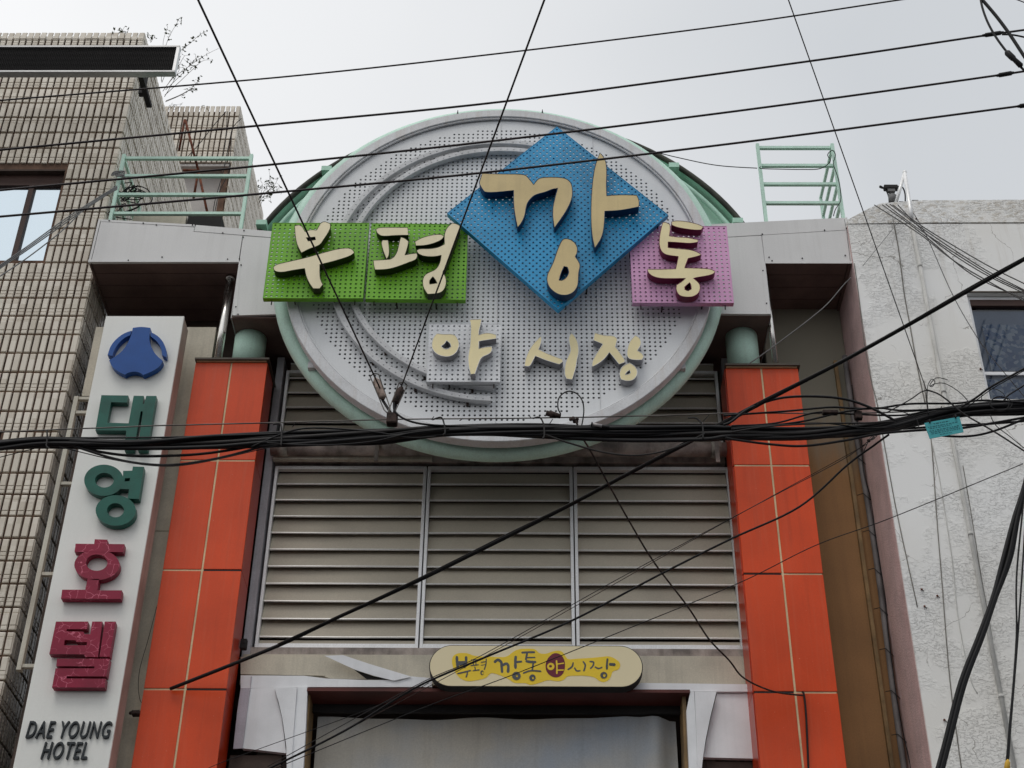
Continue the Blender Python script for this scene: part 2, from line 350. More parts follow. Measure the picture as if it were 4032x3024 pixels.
def tilemat():
    mt = bpy.data.materials.new('glazed_beige_tile'); mt.use_nodes = True; t = mt.node_tree; t.nodes.clear(); l = t.links.new
    out = N(t, 'ShaderNodeOutputMaterial'); b = N(t, 'ShaderNodeBsdfPrincipled'); b.inputs['Roughness'].default_value = .35
    g = N(t, 'ShaderNodeNewGeometry')
    dv = N(t, 'ShaderNodeVectorMath', operation='DIVIDE'); dv.inputs[1].default_value = (.0795, .0795, .2435); l(g.outputs['Position'], dv.inputs[0])
    fl = N(t, 'ShaderNodeVectorMath', operation='FLOOR'); l(dv.outputs[0], fl.inputs[0])
    wn = N(t, 'ShaderNodeTexWhiteNoise', noise_dimensions='3D'); l(fl.outputs[0], wn.inputs['Vector'])
    mx_ = N(t, 'ShaderNodeMix', data_type='RGBA'); mx_.inputs[6].default_value = rgb(212, 201, 184); mx_.inputs[7].default_value = rgb(230, 222, 208); l(wn.outputs[0], mx_.inputs[0])
    mx_.inputs[6].default_value = rgb(200, 190, 174)
    n1 = N(t, 'ShaderNodeTexNoise'); n1.inputs['Scale'].default_value = 1.4; n1.inputs['Detail'].default_value = 7; n1.inputs['Roughness'].default_value = .68; l(g.outputs['Position'], n1.inputs['Vector'])
    # older, dirtier glaze lower down and toward the corner, as an actual stain
    sp = N(t, 'ShaderNodeSeparateXYZ'); l(g.outputs['Position'], sp.inputs[0])
    rz = N(t, 'ShaderNodeMapRange'); rz.inputs[1].default_value = 10.5; rz.inputs[2].default_value = 7.5; rz.inputs[4].default_value = .14; l(sp.outputs[2], rz.inputs[0])
    ry = N(t, 'ShaderNodeMapRange'); ry.inputs[1].default_value = 12.74; ry.inputs[2].default_value = 12.84; ry.inputs[4].default_value = .2; l(sp.outputs[1], ry.inputs[0])
    rl = N(t, 'ShaderNodeMapRange'); rl.inputs[1].default_value = 13.4; rl.inputs[2].default_value = 12.6; rl.inputs[3].default_value = .1; l(sp.outputs[2], rl.inputs[0])
    rm = N(t, 'ShaderNodeMath', operation='MULTIPLY'); l(ry.outputs[0], rm.inputs[0]); l(rl.outputs[0], rm.inputs[1]); ry = rm
    ad = N(t, 'ShaderNodeMath', operation='ADD'); l(rz.outputs[0], ad.inputs[0]); l(n1.outputs[0], ad.inputs[1])
    r1 = N(t, 'ShaderNodeMapRange'); r1.inputs[1].default_value = .58; r1.inputs[2].default_value = .8; r1.inputs[4].default_value = .75
    ad2 = N(t, 'ShaderNodeMath', operation='ADD'); l(ad.outputs[0], ad2.inputs[0]); l(ry.outputs[0], ad2.inputs[1]); l(ad2.outputs[0], r1.inputs[0])
    n2 = N(t, 'ShaderNodeTexNoise'); n2.inputs['Scale'].default_value = 45; n2.inputs['Detail'].default_value = 4; l(g.outputs['Position'], n2.inputs['Vector'])
    m2 = N(t, 'ShaderNodeMath', operation='MULTIPLY'); r2 = N(t, 'ShaderNodeMapRange'); r2.inputs[1].default_value = .35; r2.inputs[2].default_value = .6; l(n2.outputs[0], r2.inputs[0]); l(r1.outputs[0], m2.inputs[0]); l(r2.outputs[0], m2.inputs[1])
    my = N(t, 'ShaderNodeMix', data_type='RGBA'); my.inputs[7].default_value = rgb(112, 92, 72); l(mx_.outputs[2], my.inputs[6]); l(m2.outputs[0], my.inputs[0])
    l(my.outputs[2], b.inputs['Base Color']); l(b.outputs[0], out.inputs[0]); return mt
M_tile = tilemat()
M_grout = mat('dirty_grout', rgb(112, 88, 74), .95, var=.25, vscale=6, bump=.4)

def stucco():
    mt = bpy.data.materials.new('flaking_white_stucco'); mt.use_nodes = True; t = mt.node_tree; t.nodes.clear(); l = t.links.new
    out = N(t, 'ShaderNodeOutputMaterial'); b = N(t, 'ShaderNodeBsdfPrincipled'); b.inputs['Roughness'].default_value = .8
    g = N(t, 'ShaderNodeNewGeometry')
    def noi(sc, det=4, ro=.5, src=None):
        n = N(t, 'ShaderNodeTexNoise'); n.inputs['Scale'].default_value = sc; n.inputs['Detail'].default_value = det; n.inputs['Roughness'].default_value = ro
        l(src or g.outputs['Position'], n.inputs['Vector']); return n.outputs[0]
    def rng(s, a, b_, c=0, d=1):
        r_ = N(t, 'ShaderNodeMapRange'); r_.inputs[1].default_value = a; r_.inputs[2].default_value = b_; r_.inputs[3].default_value = c; r_.inputs[4].default_value = d; l(s, r_.inputs[0]); return r_.outputs[0]
    def mth(op, a, b_):
        m_ = N(t, 'ShaderNodeMath', operation=op)
        for i, q in enumerate((a, b_)):
            if isinstance(q, (int, float)): m_.inputs[i].default_value = q
            else: l(q, m_.inputs[i])
        return m_.outputs[0]
    mp1 = N(t, 'ShaderNodeMapping'); mp1.inputs['Scale'].default_value = (1, 1, 1.8); l(g.outputs['Position'], mp1.inputs[0])
    ridge = noi(24, 6, .62, mp1.outputs[0])                     # trowelled ridges
    r_ = mth('ABSOLUTE', mth('SUBTRACT', ridge, .5), 0)
    scr = rng(r_, .0, .028, 1, 0)
    patch = rng(noi(1.9, 4, .6), .44, .56)                     # areas with coarse texture, areas rubbed smooth
    scr2 = mth('MULTIPLY', scr, patch)
    fine = noi(60, 3, .6)
    h = mth('ADD', mth('MULTIPLY', rng(ridge, .47, .53), mth('MULTIPLY', patch, .9)), mth('MULTIPLY', fine, mth('ADD', mth('MULTIPLY', patch, .4), .15)))
    bp = N(t, 'ShaderNodeBump'); bp.inputs['Strength'].default_value = .75; bp.inputs['Distance'].default_value = .008; l(h, bp.inputs['Height']); l(bp.outputs[0], b.inputs['Normal'])
    base = N(t, 'ShaderNodeMix', data_type='RGBA'); base.inputs[6].default_value = rgb(238, 236, 231); base.inputs[7].default_value = rgb(246, 245, 242); l(rng(noi(.8, 5), .35, .62), base.inputs[0])
    m1 = N(t, 'ShaderNodeMix', data_type='RGBA'); m1.inputs[7].default_value = rgb(160, 152, 142); l(base.outputs[2], m1.inputs[6]); l(mth('MULTIPLY', scr2, .16), m1.inputs[0])
    # coping: more flaking above the parapet line; brown seep under it near the corner
    sp = N(t, 'ShaderNodeSeparateXYZ'); l(g.outputs['Position'], sp.inputs[0])
    cop = rng(sp.outputs[2], 12.50, 12.52)
    fl = mth('MULTIPLY', rng(noi(12, 5, .75, mp1.outputs[0]), .52, .56), cop)
    m2 = N(t, 'ShaderNodeMix', data_type='RGBA'); m2.inputs[7].default_value = rgb(188, 178, 162); l(m1.outputs[2], m2.inputs[6]); l(mth('MULTIPLY', fl, .55), m2.inputs[0])
    mp2 = N(t, 'ShaderNodeMapping'); mp2.inputs['Scale'].default_value = (9, 9, .5); l(g.outputs['Position'], mp2.inputs[0])
    st = mth('MULTIPLY', rng(noi(1, 6, .65, mp2.outputs[0]), .56, .78), rng(sp.outputs[2], 10.8, 12.4, .03, .35))
    m3 = N(t, 'ShaderNodeMix', data_type='RGBA'); m3.inputs[7].default_value = rgb(146, 126, 96); l(m2.outputs[2], m3.inputs[6]); l(st, m3.inputs[0])
    # hairline cracks
    vo = N(t, 'ShaderNodeTexVoronoi', feature='DISTANCE_TO_EDGE'); vo.inputs['Scale'].default_value = 1.3
    dn = N(t, 'ShaderNodeTexNoise'); dn.inputs['Scale'].default_value = 4; dn.inputs['Detail'].default_value = 5; l(g.outputs['Position'], dn.inputs['Vector'])
    ma = N(t, 'ShaderNodeVectorMath', operation='MULTIPLY_ADD'); ma.inputs[1].default_value = (.35,)*3; l(dn.outputs['Color'], ma.inputs[0]); l(g.outputs['Position'], ma.inputs[2]); l(ma.outputs[0], vo.inputs['Vector'])
    ck = mth('MULTIPLY', rng(vo.outputs['Distance'], .006, .002), rng(noi(1.5), .48, .55))
    m4 = N(t, 'ShaderNodeMix', data_type='RGBA'); m4.inputs[7].default_value = rgb(120, 112, 104); l(m3.outputs[2], m4.inputs[6]); l(mth('MULTIPLY', ck, .7), m4.inputs[0])
    l(m4.outputs[2], b.inputs['Base Color']); l(b.outputs[0], out.inputs[0]); return mt
M_stucco = stucco()

def glassy(name, col, rough=.05, metal=.6, pat=None):
    mt = bpy.data.materials.new(name); mt.use_nodes = True; b = mt.node_tree.nodes['Principled BSDF']
    b.inputs['Base Color'].default_value = col; b.inputs['Roughness'].default_value = rough; b.inputs['Metallic'].default_value = metal
    return mt
M_glassL = glassy('mirror_glass', (.66, .76, .83, 1), .03, .95)
M_glass = bpy.data.materials.new('clear_glass'); M_glass.use_nodes = True
_t = M_glass.node_tree; _t.nodes.clear()
_o = N(_t, 'ShaderNodeOutputMaterial'); _g = N(_t, 'ShaderNodeBsdfGlossy'); _g.inputs['Roughness'].default_value = .03
_tr = N(_t, 'ShaderNodeBsdfTransparent'); _tr.inputs[0].default_value = (.9, .94, .97, 1); _m = N(_t, 'ShaderNodeMixShader'); _f = N(_t, 'ShaderNodeFresnel'); _f.inputs[0].default_value = 1.7
_t.links.new(_f.outputs[0], _m.inputs[0]); _t.links.new(_tr.outputs[0], _m.inputs[1]); _t.links.new(_g.outputs[0], _m.inputs[2]); _t.links.new(_m.outputs[0], _o.inputs[0])

def pane_sheet():  # blue blotches on a thin sheet behind the glass
    """blue mottled film: small scalloped blocks"""
    mt = bpy.data.materials.new('blue_patterned_sheet'); mt.use_nodes = True; t = mt.node_tree; b = t.nodes['Principled BSDF']; b.inputs['Roughness'].default_value = .5; l = t.links.new
    g = N(t, 'ShaderNodeNewGeometry')
    dn = N(t, 'ShaderNodeTexNoise'); dn.inputs['Scale'].default_value = 9; l(g.outputs['Position'], dn.inputs['Vector'])
    ma = N(t, 'ShaderNodeVectorMath', operation='MULTIPLY_ADD'); ma.inputs[1].default_value = (.05,)*3; l(dn.outputs['Color'], ma.inputs[0]); l(g.outputs['Position'], ma.inputs[2])
    vo = N(t, 'ShaderNodeTexVoronoi'); vo.inputs['Scale'].default_value = 26; vo.inputs['Randomness'].default_value = .8; l(ma.outputs[0], vo.inputs['Vector'])
    rp_ = N(t, 'ShaderNodeValToRGB'); e = rp_.color_ramp.elements; e[0].position = .2; e[0].color = rgb(96, 122, 156); e[1].position = .8; e[1].color = rgb(165, 175, 188)
    k = rp_.color_ramp.elements.new(.5); k.color = rgb(66, 96, 142)
    sx = N(t, 'ShaderNodeSeparateColor'); l(vo.outputs['Color'], sx.inputs[0]); l(sx.outputs[0], rp_.inputs[0])
    l(rp_.outputs[0], b.inputs['Base Color']); return mt
M_panesheet = pane_sheet()

def brownwall():
    mt = mat('ochre_board', rgb(156, 116, 76), .7, var=.08, vscale=1.5, streak=.15, dirt=(.06, .045, .03)).copy(); mt.name = 'ochre_to_grey_board'
    t = mt.node_tree; b = next(n for n in t.nodes if n.type == 'BSDF_PRINCIPLED'); src = b.inputs['Base Color'].links[0].from_socket
    g = next(n for n in t.nodes if n.type == 'NEW_GEOMETRY'); sp = N(t, 'ShaderNodeSeparateXYZ'); t.links.new(g.outputs['Position'], sp.inputs[0])
    mp_ = N(t, 'ShaderNodeMapping'); mp_.inputs['Scale'].default_value = (8, 8, .6); t.links.new(g.outputs['Position'], mp_.inputs[0])
    n_ = N(t, 'ShaderNodeTexNoise'); n_.inputs['Scale'].default_value = 1; n_.inputs['Detail'].default_value = 4; t.links.new(mp_.outputs[0], n_.inputs['Vector'])
    ma = N(t, 'ShaderNodeMath', operation='MULTIPLY_ADD'); ma.inputs[1].default_value = .9; t.links.new(n_.outputs[0], ma.inputs[0]); t.links.new(sp.outputs[2], ma.inputs[2])
    r_ = N(t, 'ShaderNodeMapRange'); r_.inputs[1].default_value = 10.3; r_.inputs[2].default_value = 11.1; t.links.new(ma.outputs[0], r_.inputs[0])
    m_ = N(t, 'ShaderNodeMix', data_type='RGBA'); m_.inputs[7].default_value = rgb(140, 136, 122); t.links.new(r_.outputs[0], m_.inputs[0]); t.links.new(src, m_.inputs[6]); t.links.new(m_.outputs[2], b.inputs['Base Color'])
    return mt
M_brownw = brownwall()

# ------------------------------------------------------------------ ground (out of view, below)
g = MB(); g.add([(-600, -600, 0), (600, -600, 0), (600, 600, 0), (-600, 600, 0)], [(0, 1, 2, 3)], M_asph); g.link('road', kind='structure')
g = MB(); g.box((-60, 10.2, .004), (60, 60, .13), M_pave, ); g.link('pavement', kind='structure')

# ------------------------------------------------------------------ left building clad in ribbed tiles
TW, TH = .0795, .2435
def tile_profile(k):
    # (z from tile bottom, depth behind the glazed face): one big field with two shallow ribs, in three castings
    h = TH-.020
    fields = ([.030, .036, .999], [.999, .034, .030], [.036, .999, .036], [.999])[k]
    tot = h-.016-.007*(len(fields)-1); fixed = sum(f for f in fields if f < .9); fields = [tot-fixed if f > .9 else f for f in fields]
    P = [(0, .034), (.0005, .006)]; z = .006
    for i, f in enumerate(fields):
        pr = .0 if f > .06 else .003
        P += [(z, pr+.001), (z+.003, pr), (z+f-.003, pr), (z+f, pr+.001)]; z += f
        if i < len(fields)-1: P += [(z+.0015, .010), (z+.0055, .010)]; z += .007
    P += [(h-.003, .006), (h, .034)]
    return P
def tile_verts(u0_, u1_, z0, TP):
    """u along the wall, depth d behind the face"""
    vs = []
    for u_ in (u0_, u1_):
        for z, d in TP: vs.append((u_, d, z0+z))
    ins = .006
    mid = []
    for u_ in (u0_+ins, u1_-ins):
        for z, d in TP: mid.append((u_, d, z0+z))
    n = len(TP)
    V_ = [(u, max(d, .012), z) for (u, d, z) in vs[:n]]+mid[:n]+mid[n:]+[(u, max(d, .012), z) for (u, d, z) in vs[n:]]
    F_ = []
    for s_ in range(3):
        for i in range(n-1): F_.append((s_*n+i, (s_+1)*n+i, (s_+1)*n+i+1, s_*n+i+1))
    return V_, F_
def clad(parent, ulen, z0, z1, place, skip, pick, nmax, name='tile'):
    """place(u, d, z) -> world; picked tiles become parts, the rest one joined part"""
    cols = int(ulen/TW); rows = int((z1-z0)/TH)
    cand = []; 
    for r_ in range(rows+1):
        for c_ in range(cols):
            u0_ = c_*TW; zz = z0+r_*TH
            if zz+TH*.6 > z1: continue
            p = Vector(place(u0_+TW/2, 0, zz+TH/2))
            if skip(p): continue
            cand.append((pick(p), r_, c_, u0_, zz, p))
    cand.sort(key=lambda a: -a[0])
    solo = [c for c in cand[:nmax] if c[0] > 0]; rest = cand[len(solo):]
    VF = [tile_verts(-TW/2+.0078, TW/2-.0078, -TH/2+.010, tile_profile(q)) for q in range(4)]; course = [random.choice((0, 0, 1, 2, 3)) for _ in range(rows+2)]
    o0 = Vector(place(0, 0, 0)); 
    tps = [[tuple(Vector(place(*v))-o0) for v in V0] for V0, F0 in VF]; mes = []
    for q in range(4):
        me = bpy.data.meshes.new('tile'); me.from_pydata(tps[q], [], VF[q][1]); me.materials.append(M_tile); me.update(); mes.append(me)
    base = Vector(parent['base'])
    for k in solo:
        ob = bpy.data.objects.new(name, mes[course[k[1]]]); ob.parent = parent; ob.location = k[5]-base+Vector((random.uniform(-.0015, .0015), random.uniform(-.002, .002), random.uniform(-.002, .002)))
        ob.rotation_euler = (random.uniform(-.008, .008), 0, random.uniform(-.012, .012)); C.objects.link(ob)
    if rest:
        v = []; f = []
        for k in rest:
            o = len(v); j = Vector((random.uniform(-.002, .002), random.uniform(-.002, .002), random.uniform(-.002, .002))); a = random.uniform(-.012, .012)
            p = k[5]+j; tp = tps[course[k[1]]]; F0 = VF[course[k[1]]][1]
            v += [(p.x+q[0]-a*q[1], p.y+q[1]+a*q[0], p.z+q[2]) for q in tp]; f += [tuple(o+i for i in q) for q in F0]
        mb = MB(); mb.add(v, f, M_tile); mb.link('tile_field', parent, kind='stuff')

XC = -4.708; ZT = 15.807; YF = 12.7
hb = thing('tiled_building', (-7, 14.5, 0), 'beige ribbed-tile building at the left with a windowed front and stepped roof block', 'building')
b = MB()
W1 = (-6.8, -5.287, 12.307, 13.629); W2 = (-6.8, -5.266, 8.621, 10.129)
yb = YF+.026
def wallpiece(x0, x1, z0, z1): b.box((x0, yb, z0), (x1, yb+.3, z1), M_grout)
wallpiece(-9, W1[0], 0, ZT-.03); wallpiece(W1[1], XC-.036, 0, ZT-.03)
for z0, z1 in ((0, W2[2]), (W2[3], W1[2]), (W1[3], ZT-.03)): wallpiece(W1[0], W1[1], z0, z1)
b.box((-9, yb+.3, 0), (XC-.036, 17.0, ZT-.03), M_grout)
b.link('wall', hb)
Z00 = 10.072-TH*24
def skipf(p):
    for q in (W1, W2):
        if q[0] < p.x < q[1] and q[2] < p.z < q[3]: return True
    return p.z < 5.2 or p.x < -6.9
def pickf(p):
    v = p-EYE; z = v.dot(fw); px = 2016+FPX*v.dot(rt)/z; py = 1512-FPX*v.dot(up)/z
    if not (10 < px < 4000 and 10 < py < 3010): return 0
    if 575 > px and 165 < py < 320: return 0
    if py > 1250 and px > 330-(py-1250)*.19: return 0
    return 1/z
clad(hb, 2.3, Z00, ZT+.02, lambda u, d, z: (XC-u, YF+d, z), skipf, pickf, 230)
clad(hb, 4.0, Z00, ZT+.02, lambda u, d, z: (XC-d, YF+.0+u, z), lambda p: p.z < 5.2, lambda p: pickf(p)*(p.z > 13.0)*(p.y < 14.8), 60)
# parapet top course end bricks
pb = MB()
for i in range(30):
    x = XC-.04-i*TW; h_ = random.uniform(-.012, .02)
    pb.box((x-TW*.42, YF-.01+random.uniform(0, .01), ZT-.02), (x+TW*.42, YF+.2, ZT+.03+h_), M_tile)
for i in range(40):
    y = YF+.05+i*TW
    pb.box((XC-.2, y-TW*.42, ZT-.02), (XC+random.uniform(-.01, .01), y+TW*.42, ZT+.03+random.uniform(-.01, .02)), M_tile)
pb.link('coping', hb, kind='stuff')
# windows
def lwin(W_, lintel):
    f = MB(); x0, x1, z0, z1 = W_
    for a, c in (((x0, z1-.16), (x1-.003, z1-.003)), ((x0, z0+.003), (x1, z0+.03)), ((x1-.03, z0+.03), (x1-.003, z1-.16)), ((x0+.003, z0+.03), (x0+.04, z1-.16)), ((-5.68, z0+.03), (-5.622, z1-.16))):
        f.box((a[0], YF+.09, a[1]), (c[0], YF+.17, c[1]), M_frame)
    fr = f.link('window', hb, 'window with dark brown frame and bluish mirror glass')
    for a, c in ((x0+.04, -5.68), (-5.622, x1-.03)):
        q = MB(); q.box((a, YF+.13, z0+.03), (c, YF+.14, z1-.16), M_glassL); q.link('pane', fr)
    s = MB(); s.box((x0, YF+.02, z1-.003), (x1, YF+.3, z1+.02), M_dark); s.link('lintel', hb)
lwin(W1, 1); lwin(W2, 1)
# roof block behind
bx0, bx1, by, bz0, bz1 = -6.6, -4.533, 16.93, 17.78, 18.905
b = MB(); b.box((bx0, by+.03, bz0), (bx1-.036, 19.8, bz1-.02), M_grout); b.box((bx0, by+.22, 14), (bx1-.14, 19.8, bz0-.06), mat('grey_recess_wall', rgb(196, 192, 188), .8, var=.06, streak=.15)); b.box((bx0, by+.03, bz0-.05), (bx1-.04, by+.9, bz0-.002), mat('grey_recess_wall', rgb(150, 146, 142)))
b.box((bx1-.13, by+.03, 14), (bx1-.036, by+.5, bz0-.055), M_grout)
b.link('roof_block', hb, 'set-back upper block with tiled parapet band over a grey recess')
clad(hb, 1.9, bz0, bz1+.02, lambda u, d, z: (bx1-u, by+d, z), lambda p: False, lambda p: 0, 0)
clad(hb, 2.6, bz0-TH*13, bz1+.02, lambda u, d, z: (bx1-d, by+u, z), lambda p: False, lambda p: 0, 0)
# rusty bracket and loose wires in front of the block
rb = MB()
Yb = 16.4
for a, c in (((1340, 870), (1300, 1090)), ((1345, 870), (1440, 1240)), ((1440, 1240), (1405, 1440)), ((1440, 1240), (1515, 1590))):
    rb.tube([at('A', *a, Yb), at('A', *c, Yb)], .018, M_rust, 6)
rb.tube([at('A', 1330, 1235, Yb), at('A', 1450, 1240, Yb)], .02, M_rust, 6)
rb.tube([at('A', 1500, 1590, Yb), at('A', 1500, 1660, Yb)], .02, M_jamb, 6)
rb.link('rusty_bracket', label='rust-red splayed bracket of steel struts in front of the set-back roof block', cat='bracket')

# ------------------------------------------------------------------ LED board on the tiled building
ld = thing('display_board', (-5.2, 12.0, 14.3), 'long black LED display board with silver frame across the top of the tiled building', 'display board')
x0, x1, z0, z1 = -7, -3.985, 14.385, 14.79; y0 = 11.9
f = MB(); f.box((x0, y0, z1-.03), (x1, y0+.075, z1), M_ledf, .004); f.box((x0, y0, z0-.03), (x1, y0+.075, z0), M_ledf, .004); f.box((x1-.035, y0+.002, z0), (x1-.002, y0+.075, z1-.03), M_alu); f.link('frame', ld)
f = MB(); f.box((x0, y0+.076, z0+.05), (x1-.25, y0+.16, z1-.1), M_ledf); f.link('cabinet', ld)
f = MB(); f.box((x0, y0+.02, z0), (x1-.035, y0+.07, z1-.03), M_led); f.link('screen', ld)
f = MB()
M_bead = mat('led_bead', (.012, .01, .012, 1), .5, spec=.15)
pz = z0+.012
while pz < z1-.04:
    px_ = -6.3
    while px_ < x1-.045:
        f.box((px_-.0055, y0+.012, pz-.0035), (px_+.0055, y0+.02, pz+.0035), M_bead); px_ += .0205
    pz += .0205
f.link('led_beads', ld, kind='stuff')
f = MB(); c_ = at('A', 1045, 555, 12.62); d_ = at('A', 1026, 672, 12.62); f.box((c_.x-.03, 12.62, d_.z), (c_.x+.03, 12.69, c_.z+.1), M_seam); f.box((-4.5, 12.06, 14.6), (-4.44, 12.69, 14.65), M_seam); f.link('bracket', ld)
for q, (xx, yy) in enumerate(((1010, 760), (1030, 797), (1055, 868))):
    p = at('A', xx, yy, 12.4)
# ------------------------------------------------------------------ arcade structure: back wall, canopy (fascia + soffit)
bw = thing('arcade_front', (-.3, 13.4, 0), 'recessed dark front wall of the market arcade behind the louvres', 'building')
b = MB(); b.box((-4.54, 13.45, 7.45), (3.34, 13.6, 12.35), M_dark); b.link('back_wall', bw)
b = MB(); b.box((-4.5, 13.7, 0), (-2.62, 14, 7.45), M_dark); b.box((1.99, 13.7, 0), (3.34, 14, 7.45), M_dark); b.box((-2.62, 15.0, 0), (1.99, 15.1, 7.45), M_dark); b.link('lower_wall', bw)
b = MB(); b.box((-4.5, 13.61, 7.46), (3.34, 15.1, 7.6), M_dark); b.link('ceiling', bw)
YC = 12.4
def PV(v, x, y, Y=YC): return at(v, x, y, Y)
def prism(name, parent, pts, dy, mf, ms=None, label=None, **k):
    mb = MB(); mb.poly(pts, dy, mf, ms or mf); return mb.link(name, parent, label)
can = [thing('canopy_fascia', (-3.6, 12.8, 11.9), 'grey aluminium-clad canopy box over the left orange column, beside the hotel sign', 'canopy'),
       thing('canopy_fascia', (2.7, 12.8, 11.9), 'grey aluminium-clad canopy box over the right orange column, against the white stucco building', 'canopy')]
def V3(x, y, z): return Vector((x, y, z))
# left: lower main panel, top strips, drop panel
zb = at('D', 400, 566, YC).z; zd = at('D', 540, 683, YC).z
gl = at('D', 190, 568, YC).x; st = at('B', 1735, 425, YC).x
def rail(pts): return pts
TOP = .003
prism('fascia_panel', can[0], [PV('B', 662, 428), PV('B', 1730, 425), PV('B', 1760, 236), PV('B', 1405, 207), PV('B', 1412, 175), PV('B', 732, 135)], .03, M_fascia)
prism('edge_panel', can[0], [PV('B', 640, 430), PV('B', 657, 430), PV('B', 727, 132), PV('B', 727, 117), PV('B', 715, 116)], .03, M_fascia)
prism('top_flashing', can[0], [PV('B', 732, 132), PV('B', 1412, 170), PV('B', 1412, 155), PV('B', 732, 117)], .05, M_fascia)
prism('top_strip', can[0], [PV('B', 1410, 203), PV('B', 1760, 231), PV('B', 2150, 262), PV('B', 2150, 218), PV('B', 1422, 158)], .035, M_fascia)
prism('drop_panel', can[0], [PV('B', 1686, 815), PV('B', 2180, 800), PV('B', 2180, 268), PV('B', 1765, 238), PV('B', 1738, 425)], .03, M_fascia)
prism('corner_trim', can[0], [V3(PV('B', 1686, 815).x, YC-.004, PV('B', 1686, 815).z), V3(PV('B', 1716, 815).x, YC-.004, PV('B', 1716, 815).z), V3(PV('B', 1750, 425).x, YC-.004, PV('B', 1750, 425).z), V3(PV('B', 1735, 425).x, YC-.004, PV('B', 1735, 425).z)], .004, M_fascia)
prism('bottom_trim', can[0], [V3(gl, YC-.004, zb-.002), V3(st, YC-.004, zb-.002), V3(st, YC-.004, zb+.03), V3(gl, YC-.004, zb+.03)], .004, M_fascia)
# core box behind panels
def core(cn, x0, x1, xd0, xd1, zb_, zd_, zt):
    b = MB(); b.box((x0+.01, YC+.05, zb_+.06), (x1-.01, 13.44, zt), M_dark); b.box((xd0+.01, YC+.05, zd_+.02), (xd1-.01, 13.43, zb_+.06), M_dark); b.link('core', cn)
core(can[0], gl, -1.9, st, -1.9, zb, zd, zb+.36)
ztr = zb+.36
sp_ = 5
for i in range(sp_):
    ya = YC+.005+i*(1.04/sp_); b = MB(); b.box((gl+.02, ya+.004, zb+.02), (st-.01, ya+1.04/sp_-.004, zb+.05), M_soffit, .0); b.link('soffit_plank', can[0])
b = MB(); b.box((gl, YC+.03, zb), (gl+.018, 13.44, zb+.45), M_soffit); b.link('soffit_trim', can[0])
b = MB(); b.box((st-.008, YC+.032, zd), (st-.002, 13.4, zb+.02), M_fascia); b.link('return_panel', can[0])
b = MB(); b.box((st+.005, YC+.032, zd+.0), (-2.3, 13.4, zd+.015), M_soffit); b.link('drop_soffit', can[0])
# right
zbr = at('D', 1750, 569, YC).z; sr = PV('N', 220, 548).x; er = PV('N', 905, 550).x; zdr = PV('N', 200, 950).z
prism('fascia_panel', can[1], [PV('N', 218, 546), PV('N', 873, 546), PV('N', 843, 306), PV('N', 195, 344)], .03, M_fascia)
prism('edge_panel', can[1], [PV('N', 878, 549), PV('N', 905, 549), PV('N', 851, 207), PV('N', 828, 209), PV('N', 848, 300)], .03, M_fascia)
prism('top_strip', can[1], [PV('N', -260, 368), PV('N', 190, 341), PV('N', 843, 302), PV('N', 824, 209), PV('N', -260, 262)], .035, M_fascia)
prism('drop_panel', can[1], [PV('N', -180, 946), PV('N', 262, 950), PV('N', 216, 548), PV('N', 191, 347), PV('N', -180, 368)], .03, M_fascia)
prism('bottom_trim', can[1], [V3(sr, YC-.004, zbr-.002), V3(er, YC-.004, zbr-.002), V3(er-.004, YC-.004, zbr+.028), V3(sr, YC-.004, zbr+.028)], .004, M_fascia)
p0, p1, p2, p3 = PV('N', 233, 950), PV('N', 262, 950), PV('N', 219, 548), PV('N', 188, 548)
prism('corner_trim', can[1], [p+Vector((0, -.004, 0)) for p in (p0, p1, p2, p3)], .004, M_fascia)
b = MB(); b.box((1.2, YC+.05, zbr+.06), (er-.01, 13.44, zbr+.45), M_dark); b.box((1.2, YC+.05, zdr+.02), (sr-.01, 13.43, zbr+.06), M_dark); b.link('core', can[1])
for i in range(sp_):
    ya = YC+.005+i*(1.04/sp_); b = MB(); b.box((sr+.01, ya+.004, zbr+.02), (er-.06, ya+1.04/sp_-.004, zbr+.05), M_soffit); b.link('soffit_plank', can[1])
b = MB(); b.box((er-.055, YC+.03, zbr), (er-.02, 13.44, zbr+.3), M_soffit); b.link('soffit_trim', can[1])
b = MB(); b.box((sr+.002, YC+.032, zdr), (sr+.008, 13.4, zbr+.02), M_fascia); b.link('return_panel', can[1])
b = MB(); b.box((1.6, YC+.032, zdr), (sr-.005, 13.4, zdr+.015), M_soffit); b.link('drop_soffit', can[1])
for cn, v, L_ in ((can[0], 'B', [(1040, 145), (1135, 157), (1397, 158), (1617, 215), (1771, 198), (1765, 246), (1652, 406), (1738, 404), (1176, 390), (931, 414), (1750, 448), (1712, 752), (1728, 806), (792, 125)]),
                  (can[1], 'N', [(198, 335), (677, 304), (856, 322), (250, 512), (505, 520), (835, 498), (273, 540), (203, 615), (231, 866), (897, 547), (845, 290)])):
    b = MB()
    for x, y in L_: b.ball(at(v, x, y, YC-.006), .0085, M_seam, 6)
    b.link('screws', cn, kind='stuff')

